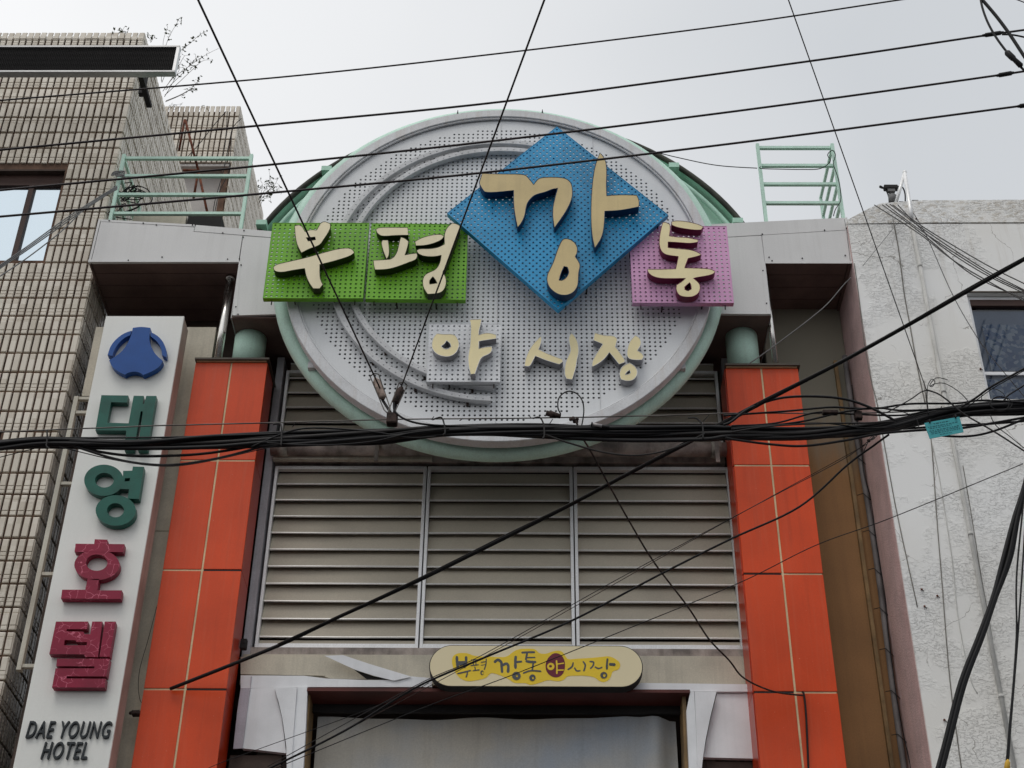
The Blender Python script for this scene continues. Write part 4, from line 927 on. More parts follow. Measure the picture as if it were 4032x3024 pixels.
# boards
def board(name, c4, Y, dy, m, lab, np_=None):
    """c4 = top-left, top-right, bottom-right, bottom-left in metres (x, z)"""
    tl, tr, br, bl = [V3(a, Y, z) for a, z in c4]
    W_ = ((tr-tl).length+(br-bl).length)/2; H_ = ((tl-bl).length+(tr-br).length)/2
    ux = ((tr-tl)+(br-bl)).normalized(); uz = ((tl-bl)+(tr-br)).normalized()
    nx, nz = np_ or (round(W_/PX), round(H_/PX)); 
    bd = perf(name, rs, bl, ux, uz, nx, nz, W_/nx, H_/nz, .0118, m, None, label=lab)
    fl = MB(); a = [bl, bl+ux*W_, bl+ux*W_+uz*H_, bl+uz*H_]; e = .004
    for i in range(4):
        p, q = a[i], a[(i+1) % 4]; d = (q-p).normalized(); nrm = Vector((d.z, 0, -d.x))   # outward
        o1 = nrm*e; vs = [p-d*e+o1, q+d*e+o1, q, p]; vs2 = [v_+Vector((0, dy, 0)) for v_ in vs]; vs = [v_+Vector((0, -.003, 0)) for v_ in vs]
        fl.add(vs+vs2, [(0, 1, 2, 3), (0, 4, 5, 1), (2, 6, 7, 3), (1, 5, 6, 2), (0, 3, 7, 4), (4, 7, 6, 5)], m)
    fl.link('flange', bd)
    st_ = MB()
    for fx in (.3, .7):
        for fz in (.04, .9):
            p = bl+ux*(W_*fx)+uz*(H_*fz); st_.tube([p+V3(0, .01, 0), V3(p.x, 12.03, p.z)], .008, M_rustd, 6)
    for fx in (.08, .92):
        p = bl+ux*(W_*fx)+uz*.02; st_.tube([p+V3(0, dy*.7, 0), V3(p.x, Y+dy*.8, p.z-.07)], .006, M_rustd, 5)
    st_.link('standoffs', bd)
    return bd
bg1 = board('letter_board', ((-2.642, 12.027), (-1.664, 12.027), (-1.664, 11.051), (-2.642, 11.051)), 11.8, .055, M_green, 'left green perforated board')
bg2 = board('letter_board', ((-1.631, 12.018), (-.655, 12.010), (-.655, 11.03), (-1.631, 11.045)), 11.8, .055, M_green, 'right green perforated board')
bbl = board('letter_board', ((-.862, 12.083), (.262, 13.317), (1.372, 12.062), (.255, 10.852)), 11.72, .06, M_blue, 'big blue perforated diamond board', (32, 32))
bpu = board('letter_board', ((.99, 11.988), (1.972, 11.988), (1.972, 11.0), (.99, 11.0)), 11.8, .055, M_purple, 'mauve perforated board')
bwh = board('letter_board', ((-.995, 10.778), (-.304, 10.778), (-.304, 10.089), (-.995, 10.089)), 11.86, .05, M_whiteb, 'small white perforated board')
GF, GS = M_lface, M_sgreen
glyph('letter', bg1, 'E', 11.70, .085, [([(313, 955), (345, 946), (372, 960), (392, 1000), (430, 984), (482, 988), (497, 960), (515, 930), (545, 920), (585, 938), (589, 965), (575, 1000), (535, 1060), (505, 1105), (430, 1128), (365, 1162), (335, 1110), (322, 1060), (315, 1000)], [[(400, 1046), (470, 1040), (475, 1061), (415, 1072)]]),
      ([(148, 1275), (165, 1252), (300, 1222), (400, 1200), (520, 1165), (640, 1132), (720, 1124), (755, 1133), (771, 1160), (750, 1180), (700, 1200), (600, 1230), (505, 1252), (505, 1340), (515, 1380), (530, 1405), (505, 1437), (455, 1437), (425, 1395), (400, 1340), (390, 1282), (300, 1295), (220, 1312), (175, 1308), (155, 1298)], [])], GF, GS, GS)
glyph('letter', bg2, 'E', 11.70, .085, [([(937, 985), (950, 970), (1010, 966), (1182, 968), (1187, 1026), (1080, 1028), (1010, 1035), (970, 1030), (945, 1008)], []),
      ([(978, 1080), (990, 1064), (1030, 1065), (1038, 1110), (1040, 1180), (1020, 1210), (1005, 1180), (985, 1120)], []),
      ([(1130, 1042), (1160, 1050), (1188, 1075), (1180, 1120), (1160, 1180), (1200, 1170), (1250, 1165), (1258, 1185), (1245, 1215), (1190, 1235), (1100, 1270), (1020, 1290), (930, 1292), (920, 1255), (918, 1220), (1010, 1215), (1060, 1210), (1095, 1170), (1112, 1110), (1120, 1065)], []),
      ([(1237, 1075), (1290, 1045), (1380, 1022), (1440, 1020), (1460, 1035), (1445, 1060), (1395, 1085), (1320, 1105), (1245, 1108)], []),
      ([(1250, 1145), (1270, 1130), (1350, 1132), (1420, 1120), (1465, 1095), (1462, 1050), (1468, 1000), (1490, 960), (1525, 933), (1560, 940), (1582, 955), (1575, 1000), (1540, 1100), (1510, 1180), (1480, 1260), (1450, 1310), (1475, 1350), (1478, 1400), (1460, 1450), (1420, 1475), (1335, 1480), (1300, 1430), (1295, 1370), (1310, 1335), (1340, 1315), (1400, 1290), (1430, 1240), (1440, 1180), (1390, 1192), (1310, 1190), (1262, 1170)], [[(1375, 1345), (1395, 1370), (1408, 1395), (1350, 1403), (1348, 1375)]])], GF, GS, GS)
glyph('letter', bbl, 'R', 11.61, .09, [([(120, 303), (300, 310), (530, 310), (570, 345), (622, 414), (668, 350), (750, 340), (900, 343), (960, 365), (995, 410), (1003, 500), (990, 570), (940, 670), (880, 760), (825, 834), (808, 740), (808, 640), (830, 540), (856, 447), (800, 458), (740, 485), (640, 510), (600, 540), (560, 590), (545, 650), (535, 720), (500, 790), (465, 832), (445, 740), (430, 640), (425, 550), (427, 470), (330, 480), (220, 490), (150, 487), (130, 470), (100, 420), (90, 395), (105, 350)], []),
      ([(1268, 104), (1305, 140), (1330, 200), (1335, 300), (1330, 420), (1335, 523), (1400, 515), (1520, 512), (1627, 517), (1645, 550), (1653, 600), (1645, 630), (1540, 652), (1430, 668), (1315, 672), (1312, 780), (1300, 880), (1275, 950), (1220, 1030), (1200, 960), (1185, 850), (1180, 680), (1185, 520), (1200, 350), (1225, 210)], []),
      ([(918, 940), (960, 940), (1010, 965), (1045, 1010), (1050, 1050), (1045, 1085), (1028, 1115), (1060, 1160), (1078, 1202), (1060, 1270), (1058, 1350), (1050, 1410), (1010, 1465), (950, 1492), (880, 1490), (820, 1460), (770, 1410), (750, 1350), (755, 1290), (780, 1240), (815, 1170), (840, 1090), (870, 1010), (895, 960)], [[(918, 1210), (950, 1218), (965, 1255), (960, 1290), (935, 1325), (900, 1348), (870, 1345), (885, 1290), (900, 1250)]])], M_lfaceb, M_sblue, M_sblue, .004)
glyph('letter', bpu, 'F', 11.70, .085, [([(1385, 930), (1405, 925), (1440, 945), (1443, 985), (1435, 1032), (1500, 1042), (1580, 1045), (1655, 1062), (1655, 1080), (1600, 1090), (1500, 1082), (1425, 1078), (1425, 1122), (1500, 1130), (1600, 1138), (1660, 1160), (1681, 1178), (1640, 1192), (1580, 1205), (1570, 1230), (1552, 1278), (1650, 1280), (1750, 1285), (1788, 1305), (1775, 1325), (1720, 1340), (1650, 1350), (1620, 1358), (1660, 1390), (1675, 1420), (1665, 1470), (1620, 1500), (1560, 1503), (1510, 1490), (1487, 1450), (1490, 1410), (1530, 1385), (1560, 1358), (1450, 1360), (1360, 1358), (1300, 1340), (1270, 1310), (1268, 1288), (1350, 1290), (1485, 1285), (1505, 1190), (1430, 1182), (1385, 1165), (1360, 1120), (1358, 1060), (1368, 990)], [[(1592, 1390), (1602, 1410), (1605, 1440), (1580, 1455), (1555, 1445), (1553, 1425), (1575, 1405)]]),
      ([(1452, 925), (1480, 915), (1560, 920), (1650, 940), (1697, 962), (1680, 985), (1640, 988), (1560, 978), (1490, 965), (1455, 948)], [])], M_lfacey, M_sred, M_sred)
glyph('letter', bwh, 'G', 11.77, .08, [([(1405, 318), (1460, 325), (1530, 322), (1560, 345), (1578, 390), (1570, 440), (1540, 480), (1485, 500), (1410, 482), (1370, 440), (1366, 390), (1380, 345)], [[(1480, 372), (1510, 395), (1515, 420), (1490, 440), (1455, 435), (1438, 415), (1465, 398)]]),
      ([(1660, 212), (1748, 208), (1742, 250), (1728, 300), (1728, 330), (1780, 312), (1840, 320), (1862, 330), (1862, 357), (1740, 375), (1728, 380), (1728, 435), (1780, 422), (1828, 418), (1830, 450), (1810, 475), (1745, 500), (1722, 560), (1698, 628), (1665, 632), (1648, 560), (1645, 490), (1660, 420), (1665, 350), (1668, 260)], [])], M_lfacey, M_sgrey, M_whiteb)
glyph('letter', rs, 'H', 11.90, .085, [([(448, 340), (455, 380), (430, 440), (500, 475), (610, 515), (618, 535), (590, 555), (490, 525), (405, 490), (370, 560), (355, 572), (322, 568), (330, 510), (360, 440), (400, 385)], []),
      ([(682, 316), (705, 335), (730, 380), (738, 430), (738, 470), (725, 520), (718, 580), (688, 672), (645, 665), (630, 630), (635, 550), (655, 500), (680, 450), (668, 400), (663, 345)], [])], M_lfacey, M_sgrey, M_whiteb)
glyph('letter', rs, 'H', 11.90, .085, [([(862, 313), (900, 325), (950, 335), (1010, 335), (1035, 360), (1028, 395), (1020, 420), (1060, 470), (1095, 525), (1090, 540), (1050, 555), (1015, 510), (975, 462), (940, 510), (890, 550), (845, 573), (840, 540), (870, 480), (925, 400), (880, 380), (852, 370)], []),
      ([(1172, 333), (1200, 345), (1218, 375), (1218, 405), (1190, 450), (1225, 470), (1238, 495), (1225, 520), (1180, 522), (1130, 515), (1110, 490), (1112, 440), (1130, 380)], []),
      ([(1130, 545), (1165, 565), (1190, 600), (1188, 640), (1160, 675), (1110, 685), (1065, 670), (1052, 635), (1060, 590), (1090, 560)], [[(1130, 597), (1138, 620), (1125, 632), (1095, 635), (1105, 618)]])], M_lfacey, M_sgrey, M_whiteb)

# ------------------------------------------------------------------ green lattice railings on the canopy
def bar(b, p, q, w_=.035, m=M_mint, h=None):
    p, q = Vector(p), Vector(q); h = h or w_; lo = (min(p.x, q.x)-w_/2, min(p.y, q.y)-w_/2, min(p.z, q.z)-h/2); hi = (max(p.x, q.x)+w_/2, max(p.y, q.y)+w_/2, max(p.z, q.z)+h/2); b.box(lo, hi, m)
def railing(x0, x1, zs, zb_, ret, lab):
    t = thing('roof_railing', ((x0+x1)/2, 12.6, zb_), lab, 'railing')
    for z in zs:
        b = MB(); bar(b, (x0+.02, 12.6, z), (x1-.02, 12.6, z)); b.link('rail', t)
        if ret: 
            b = MB(); bar(b, (x1 if ret > 0 else x0, 12.64, z), (x1 if ret > 0 else x0, 13.4, z), .03); b.link('return_rail', t)
    for x in (x0, x1):
        b = MB(); bar(b, (x, 12.58, zb_), (x, 12.58, zs[0]+.02), .036); b.link('post', t)
    if ret:
        b = MB(); bar(b, (x1 if ret > 0 else x0, 13.43, zb_), (x1 if ret > 0 else x0, 13.43, zs[0]), .032); b.link('post', t)
railing(-4.60, -3.16, (13.70, 13.43, 13.15, 12.87), 12.2, -1, 'mint-green bar railing on the canopy roof beside the tiled building')
railing(2.54, 3.38, (13.865, 13.59, 13.31, 13.03), 12.2, 1, 'mint-green bar railing on the canopy roof beside the stucco building')
b = MB(); c = at('A', 1080, 1585, 13.0); b.box((-4.5, 13.0, c.z-.25), (-3.9, 13.4, c.z+.05), M_cream); b.box((-3.88, 13.0, c.z-.25), (-3.5, 13.3, c.z+.04), M_seam); b.link('roof_box', label='low cream box on the canopy roof behind the left railing', cat='box')
# ------------------------------------------------------------------ arcade mouth below the louvres
em = thing('entrance_surround', (-.3, 12.95, 4), 'white-panelled surround of the arcade entrance below the louvres, one strip peeled', 'entrance')
YE = 12.9
def pe(v, L_, Y=YE): return [at(v, x, y, Y) for x, y in L_]
prism('cream_band', em, [V3(-2.66, 13.0, 7.50), V3(1.99, 13.0, 7.50), V3(1.99, 13.0, 7.80), V3(-2.66, 13.0, 7.80)], .05, M_cream)
prism('head_panel', em, pe('K', [(272, 478), (272, 385), (730, 388), (890, 408), (1190, 420), (1380, 420), (1500, 392), (1660, 405), (1660, 470), (757, 470), (683, 474)]), .05, M_white)
prism('peeled_strip', em, pe('K', [(880, 243), (1015, 238), (1200, 300), (1490, 388), (1510, 396), (1385, 424), (1240, 388), (1100, 343)], 12.885), .006, M_white)
prism('torn_gap', em, pe('K', [(1095, 343), (1240, 392), (1378, 419), (1190, 416)], 12.925), .003, M_seam)
prism('cream_patch', em, pe('K', [(272, 250), (880, 250), (1095, 343), (1190, 415), (930, 408), (880, 395), (890, 388), (272, 376)], 12.97), .02, M_cream)
prism('head_panel', em, pe('L', [(1080, 490), (1150, 440), (1932, 450), (1940, 503), (1540, 503), (1505, 500)]), .05, M_white)
prism('head_panel', em, pe('L', [(-240, 462), (1080, 490), (1080, 478), (-240, 440)]), .05, M_white) if False else None
prism('jamb_trim', em, pe('K', [(272, 480), (340, 478), (345, 394), (352, 392), (285, 915), (218, 918), (248, 640)], 12.885), .01, M_lav)
prism('side_panel', em, pe('K', [(345, 480), (517, 475), (570, 690), (603, 950), (430, 930), (285, 915), (325, 600)]), .05, M_white)
prism('flared_fin', em, pe('K', [(517, 475), (680, 475), (655, 800), (640, 1080), (607, 1080), (603, 900), (575, 700), (550, 590)], 12.86), .035, M_white)
prism('door_casing', em, pe('K', [(684, 472), (757, 470), (745, 750), (725, 1080), (640, 1080), (658, 800)], 12.88), .06, M_white)
prism('casing_edge', em, pe('K', [(760, 497), (778, 497), (758, 800), (742, 1080), (727, 1080), (747, 750)], 12.95), .3, M_ochre)
prism('casing_edge', em, pe('L', [(1448, 535), (1474, 535), (1490, 800), (1500, 1080), (1468, 1080), (1460, 800)], 12.95), .3, M_ochre)
prism('door_casing', em, pe('L', [(1508, 500), (1536, 505), (1550, 800), (1560, 1080), (1500, 1080), (1480, 640)], 12.88), .06, M_white)
prism('flared_fin', em, pe('L', [(1540, 505), (1698, 505), (1655, 680), (1620, 850), (1600, 980), (1590, 1080), (1562, 1080), (1552, 800)], 12.86), .035, M_white)
prism('side_panel', em, pe('L', [(1701, 520), (1940, 517), (1958, 750), (1978, 990), (1602, 980), (1625, 850), (1660, 680)], 12.93), .05, M_white)
zu = at('L', 1800, 990, 12.93).z
b = MB(); b.box((-2.66, 12.95, 4.0), (-2.2, 13.3, at('K', 400, 935, 12.9).z-.02), M_dark); b.link('lower_pier', em)
b = MB(); b.box((1.55, 12.98, 4.0), (1.99, 13.3, zu-.01), M_dark); b.link('lower_pier', em)
zl0 = at('K', 1200, 478, 12.88).z
xa_, xb_ = at('K', 757, 470, 12.88).x, at('L', 1505, 500, 12.88).x
b = MB(); b.box((xa_, 12.87, zl0-.035), (xb_, 13.16, zl0-.005), M_under); b.box((xa_, 13.16, zl0-.11), (xb_, 13.2, zl0-.005), M_seam); b.link('lintel', em)
b = MB(); b.box((xa_-.2, 12.99, 4), (xa_-.001, 13.68, zl0-.04), M_dark); b.link('reveal', em)
b = MB(); b.box((xb_+.001, 12.99, 4), (xb_+.2, 13.68, zl0-.04), M_dark); b.link('reveal', em)
# header beam (dark) behind lintel
b = MB(); b.box((xa_, 13.3, zl0-.6), (xb_, 13.35, zl0-.04), mat('shaded_header', rgb(50, 40, 40), .8)) if False else None
tp_ = MB(); Yt = 13.26; nx_ = 60; nz_ = 12
xt0, xt1 = at('K', 835, 690, Yt).x, at('L', 1400, 700, Yt).x; ztt = at('K', 1600, 700, Yt).z
vs = []
for j in range(nz_+1):
    for i in range(nx_+1):
        u_ = i/nx_; v_ = j/nz_; x = xt0+(xt1-xt0)*u_
        zt_ = ztt+.008*math.sin(u_*17)+.006*math.sin(u_*29+1)-(.05*max(0, u_-.9)*10*0)
        d = .012*math.sin(u_*11+v_*1.5)*(.4+v_)+.03*math.sin(u_*5+v_*3)+(.07*max(0, u_-.86)/.14*math.sin((u_-.86)*60+v_*2))
        vs.append((x, Yt+d-.02, zt_-(2.4)*v_))
tp_.add(vs, [(j*(nx_+1)+i, j*(nx_+1)+i+1, (j+1)*(nx_+1)+i+1, (j+1)*(nx_+1)+i) for j in range(nz_) for i in range(nx_)], M_tarp, True)
tp_.link('tarpaulin', label='grey vinyl tarpaulin hanging in the dark arcade mouth', cat='tarpaulin')

# ------------------------------------------------------------------ small oval sign
YP = 12.72
ps = thing('oval_sign', (.05, 12.75, 7.4), 'cream pill-shaped sign with yellow splash lettering below the louvres', 'sign')
pa, pb_, pc, pd = at('Q', 97, 250, YP), at('Q', 2167, 255, YP), at('Q', 1100, 50, YP), at('Q', 1100, 455, YP)
X0, X1, Z1, Z0 = pa.x, pb_.x, pc.z, pd.z; rr_ = (Z1-Z0)/2; zc3 = (Z0+Z1)/2
def pill(ins_, Y): 
    r2 = rr_-ins_
    return [V3(X1-rr_+r2*math.cos(q), Y, zc3+r2*math.sin(q)) for q in [R(-90+i*7.5) for i in range(25)]]+[V3(X0+rr_+r2*math.cos(q), Y, zc3+r2*math.sin(q)) for q in [R(90+i*7.5) for i in range(25)]]
b = MB(); b.poly(pill(0, YP+.006), .11, M_seam); b.link('cabinet', ps)
b = MB(); b.poly(pill(.008, YP), .005, M_pill); b.link('face', ps)
def qpts(L_, Y, it=2): return [at('Q', x, y, Y) for x, y in soft(L_, it, 100)]
b = MB(); b.poly(qpts([(330, 150), (380, 125), (470, 125), (530, 155), (640, 160), (760, 165), (850, 165), (900, 120), (960, 88), (1060, 82), (1130, 88), (1160, 130), (1230, 135), (1290, 110), (1350, 100), (1390, 115), (1420, 160), (1440, 190), (1520, 180), (1640, 175), (1750, 165), (1830, 155), (1880, 170), (1940, 210), (1950, 250), (1930, 290), (1870, 300), (1860, 350), (1830, 395), (1780, 410), (1740, 395), (1700, 360), (1620, 345), (1500, 345), (1430, 350), (1400, 390), (1340, 402), (1250, 385), (1180, 410), (1110, 432), (1070, 435), (1030, 415), (920, 420), (880, 385), (820, 355), (740, 325), (690, 318), (650, 370), (560, 390), (470, 403), (400, 375), (350, 320), (320, 240), (318, 190)], YP-.002), .001, M_yel); b.link('yellow_splash', ps)
b = MB(); b.poly([at('Q', x, y, YP-.004) for x, y in soft([(1320, 123), (1375, 140), (1410, 195), (1414, 260), (1395, 330), (1345, 363), (1290, 358), (1240, 320), (1220, 260), (1235, 190), (1280, 140)])], .001, M_mar); b.link('maroon_spot', ps)
def stroke(b, pts, wd, k, m, y0=None):
    P = [Vector((x, y)) for x, y in pts]; P = [Vector((p.x, p.y)) for p in cr([(a, c, 0) for a, c in pts], 4)] if len(pts) > 2 else P
    L1, L2 = [], []; n = len(P)
    for i, p in enumerate(P):
        d = (P[min(i+1, n-1)]-P[max(i-1, 0)]).normalized(); q = Vector((-d.y, d.x)); wv = wd/2*(1 if 0 < i < n-1 else .85)*random.uniform(.92, 1.08)
        L1.append(p+q*wv); L2.append(p-q*wv)
    s_ = (P[0]-P[1]).normalized()*wd*.3; e_ = (P[-1]-P[-2]).normalized()*wd*.3
    out = L1+[P[-1]+e_]+L2[::-1]+[P[0]+s_]
    b.poly([at('Q', x, y, (y0 or YP-.003)-.0004*k) for x, y in [(p.x, p.y) for p in out]], .001, m)
b = MB(); k = 0
STK = ((26, [(366, 160), (368, 210), (374, 262)]), (24, [(455, 162), (455, 215), (440, 265)]), (44, [(372, 225), (446, 222)]), (14, [(372, 325), (430, 312), (500, 294)]), (13, [(468, 308), (464, 335), (455, 358)]),
                (10, [(505, 192), (570, 190)]), (12, [(525, 198), (527, 242)]), (10, [(552, 198), (550, 240)]), (11, [(500, 247), (575, 238)]), (12, [(540, 260), (545, 290)]), (12, [(522, 296), (582, 288)]), (9, [(600, 215), (648, 208)]), (9, [(600, 245), (640, 238)]), (11, [(650, 180), (648, 230), (632, 285)]),
                (26, [(730, 215), (762, 192), (795, 215), (800, 262), (804, 312)]), (26, [(806, 246), (845, 228), (864, 255), (860, 312)]), (27, [(936, 158), (932, 215), (934, 272)]), (22, [(945, 212), (992, 208)]),
                (20, [(995, 122), (1060, 118), (1118, 118)]), (24, [(1046, 124), (1034, 190)]), (16, [(1050, 170), (1122, 168)]), (24, [(1036, 205), (1085, 212), (1130, 212)]), (20, [(1105, 222), (1096, 290)]), (15, [(1008, 320), (1060, 300), (1110, 296), (1180, 302)]),
                (16, [(1492, 218), (1480, 258), (1440, 286)]), (15, [(1505, 268), (1525, 298), (1560, 297)]), (16, [(1588, 208), (1609, 245), (1594, 300)]), (16, [(1652, 208), (1688, 214), (1684, 248), (1658, 276)]), (14, [(1702, 260), (1738, 276), (1772, 262)]), (20, [(1824, 182), (1818, 235), (1818, 282)]), (34, [(1845, 234), (1894, 238)]))
RNG = ((942, 346, 42, 40, 10), (1097, 364, 31, 32, 10), (1788, 340, 34, 32, 13), (610, 315, 17, 22, 11))
def which(x): return 0 if x < 503 and x > 0 else 1 if x < 690 else 2 if x < 998 else 3 if x < 1200 else 4 if x < 1630 else 5
for ch in range(6):
    b = MB(); k = 0
    for wd, pts in STK:
        x0_ = min(p[0] for p in pts); c_ = which(x0_+(12 if x0_ > 990 and x0_ < 1000 else 0))
        if c_ == ch: stroke(b, pts, wd, k % 6, M_gry); k += 1
    for cx_, cy_, rx_, ry_, hr in RNG:
        if which(cx_) == ch: b.poly([at('Q', x, y, YP-.0058) for x, y in ell(cx_, cy_, rx_, ry_, 16)], .001, M_gry, None, [[at('Q', x, y, YP-.0058) for x, y in ell(cx_+5, cy_+2, hr, hr*1.3, 10)]])
    b.link('painted_letter', ps)
b = MB(); b.poly([at('Q', x, y, YP-.006) for x, y in ell(1275, 256, 36, 36, 18, .3)], .001, M_yel, None, [[at('Q', x, y, YP-.006) for x, y in ell(1272, 254, 15, 13, 12)]])
for kk, (wd, pts) in enumerate(((15, [(1330, 198), (1334, 260), (1333, 326)]), (13, [(1342, 232), (1402, 224)]), (14, [(1342, 292), (1398, 290)]))): stroke(b, pts, wd, kk, M_yel, YP-.006)
b.link('yellow_lettering', ps)

# ------------------------------------------------------------------ cables
def wire(name, pts, rad, lab, cat_='cable', m=M_black, v='D', group=None, seg=7, n=8, wob=0., extra=None):
    """pts: (x, y, depth)"""
    P = cr([at(p[0] if len(p) == 4 else v, *(p[1:] if len(p) == 4 else p)) for p in pts], n)
    def outside(q):
        v_ = q-EYE; z_ = v_.dot(fw); return abs(v_.dot(rt)/z_) > 2016/FPX or abs(v_.dot(up)/z_) > 1512/FPX
    # lines that leave the picture run on along the street, dipping a little
    for end in (0, -1):
        if outside(P[end]):
            a_, b_ = (P[0], P[min(2*n, len(P)-1)]) if end == 0 else (P[-1], P[max(-2*n-1, -len(P))])
            d_ = (a_-b_).normalized(); ext = [a_+d_*t_+Vector((0, 0, -.004*t_*t_)) for t_ in (1, 2.5, 4.5, 7)]
            ext = [q for q in ext if q.y < 12.1 and q.z > .4]
            P = (ext[::-1]+P) if end == 0 else (P+ext)
    if wob:
        P = [p+Vector((0, mnoise.noise(p*2.1)*wob, mnoise.noise(p*2.3+Vector((9, 3, 1)))*wob)) for p in P]
    mb = MB(); mb.tube(P, rad, m, seg)
    if extra: extra(mb, P)
    return mb.link(name, label=lab, cat=cat_, group=group)
YW = 8.0
for pl, lab, rd in (([(-40, 222), (0, 217), (603, 167), (1100, 113), (1591, 52), (1962, -3), (2300, -52)], 'topmost of the four long power lines rising to the right', .0065),
                    ([(-40, 328), (0, 324), (553, 272), (1100, 218), (1750, 132), (2125, 77), (2300, 53)], 'second power line from the top, with a splice at its right end', .0085),
                    ([(-40, 415), (0, 411), (603, 354), (1070, 304), (1591, 240), (2153, 163), (2300, 138)], 'third power line from the top, with a splice at its right end', .0085),
                    ([(-40, 471), (0, 468), (603, 415), (1035, 374), (1591, 309), (2212, 228), (2300, 216)], 'lowest of the four long power lines, crossing the blue diamond', .0085)):
    w_ = wire('power_line', [(x, y, YW) for x, y in pl], rd, lab, 'power line', group='power lines across the sky', m=mat('line_sheath', (.028, .02, .022, 1), .5))
for (x0, y0), (x1, y1), lab in (((2122, 77), (2168, 70), 'black splice sleeve on the second power line'), ((2153, 163.5), (2190, 157), 'black splice sleeve on the third power line'), ((2198, 230), (2235, 225), 'black splice sleeve on the lowest power line at the frame edge')):
    b = MB(); a, c = at('D', x0, y0, YW), at('D', x1, y1, YW); b.tube([a, a.lerp(c, .12), a.lerp(c, .15), a.lerp(c, .85), a.lerp(c, .88), c], [.010, .012, .017, .017, .012, .010], M_black, 8); b.link('splice_sleeve', label=lab, cat='splice')
# stays running overhead and meeting at the cable bundle
wire('stay_cable', [(400, -60, 5.4), (824, 845, 10)], .0066, 'black stay cable slanting down across the left of the round sign', 'cable')
wire('stay_cable', [(1198, -60, 5.4), (866, 838, 10)], .0060, 'black stay cable slanting down through the middle of the round sign', 'cable')
wire('stay_wire', [(1682, -60, 5.4), (2001, 842, 10)], .0035, 'thin stay wire slanting down over the stucco wall to the cable knot', 'wire')
# clamps at the foot of the stays
def clamp(c1, c2, lab, lite=False):
    b = MB(); a, e = at('D', *c1, 9.97), at('D', *c2, 9.97); d = (e-a).normalized(); s_ = Vector((0, 0, 1)).cross(Vector((0, 1, 0))); s_ = Vector((d.z, 0, -d.x)).normalized()
    b.tube([a, a.lerp(e, .15), a.lerp(e, .5), a.lerp(e, .9), e], [.012, .030, .028, .032, .016], mat('pale_clamp', rgb(170, 150, 138), .6, var=.3, vscale=20) if lite else M_rustd, 6)
    b.tube([a-d*.03+s_*.035, e+d*.10+s_*.025, e+d*.16], .005, M_steelw, 5); b.tube([a-d*.03-s_*.035, e+d*.10-s_*.025, e+d*.16], .005, M_steelw, 5); b.tube([a-d*.03+s_*.035, a-d*.05, a-d*.03-s_*.035], .005, M_steelw, 5)
    b.link('wedge_clamp', label=lab, cat='clamp')
clamp((811, 817), (828, 862), 'pale rusty wedge clamp at the foot of the left stay cable', True)
clamp((868, 836), (853, 872), 'dark rusty wedge clamp at the foot of the middle stay cable')
b = MB(); c = at('D', 849, 905, 9.98); b.box((c.x-.05, 9.95, c.z-.05), (c.x+.035, 10.02, c.z+.05), M_rustd, .008); b.tube([at('D', 825, 862, 9.98), at('D', 843, 890, 9.98), c], .012, M_black, 6); b.tube([at('D', 855, 872, 9.98), at('D', 852, 890, 9.98), c], .012, M_black, 6)
b.link('anchor_bracket', label='dark rusty bracket where both stay cables meet the strand', cat='bracket')
# strand above the bundle
wire('messenger_strand', [(-40, 936, 10), (0, 933, 10), (300, 921, 10), (603, 913, 10), (850, 906, 10), (1152, 903, 10), (1400, 898, 10), (1645, 892, 10), (1850, 893, 10), (2240, 875, 10)], .0055, 'twisted steel strand strung just above the cable bundle', 'strand', M_steelw, wob=.004)
# the bundle
CB = [(-40, 964, 9), (0, 962, 9), (103, 956, 8), (285, 961, 7), (450, 955, 10), (608, 949, 13), (806, 942, 14), (967, 930, 10), (1171, 931, 11), (1350, 937, 13), (1515, 937, 13), (1580, 936, 11), (1730, 937, 9), (1866, 927, 10), (1937, 916, 11), (2066, 889, 10), (2212, 880, 12), (2260, 877, 12)]
for k in range(22):
    ph = random.uniform(0, 6.28); ph2 = random.uniform(0, 6.28); of = (k/21*2-1)*.8; pts = []
    for i, (x, y, h) in enumerate(CB):
        o = of+.45*math.sin(ph+x*.006)+.18*math.sin(ph2+x*.019); o = max(-1.15, min(1.15, o)); pts.append((x, y+o*h, 10+.035*math.cos(ph+x*.006)+(k % 3-1)*.02))
    wire('bundle_cable', pts, random.choice((.010, .013, .016, .016)), 'black communications cable in the thick bundle strung across the view', 'cable', m=random.choice((M_black, M_black, M_cable2)), group='cables of the horizontal bundle')
def W(lab, v, L_, rad, Y0=10, Y1=None, m=M_black, name='loose_cable', cat_='cable', wob=0.):
    Y1 = Y0 if Y1 is None else Y1; n = len(L_)
    return wire(name, [(v, x, y, Y0+(Y1-Y0)*i/(n-1)) for i, (x, y) in enumerate(L_)], rad, lab, cat_, m, wob=wob)
W('sagging black cable drooping across the hotel sign, upper of the two', 'V', [(560, 308), (900, 366), (1200, 377), (1600, 352), (2130, 262)], .011)
W('lowest sagging black cable drooping across the hotel sign', 'V', [(560, 300), (850, 392), (1100, 437), (1350, 440), (1700, 382), (2130, 262)], .010, 9.97)
W('thin wire shadowing the lowest sag across the hotel sign', 'V', [(450, 306), (850, 402), (1200, 452), (1500, 430), (2000, 320), (2160, 280)], .004, 9.95)
W('taut cable along the top edge of the bundle at the hotel sign', 'V', [(350, 240), (1000, 238), (1400, 232), (2130, 208)], .008, 9.96)
W('thin wire trailing down-left from the bundle over the beige tiles', 'V', [(-60, 400), (0, 385), (160, 345), (340, 300)], .0035)
W('cable arching over the bundle left of the round sign', 'G', [(-20, 1190), (260, 1075), (450, 1045), (700, 1055), (950, 1080), (1200, 1120), (1400, 1110)], .0075, 9.94)
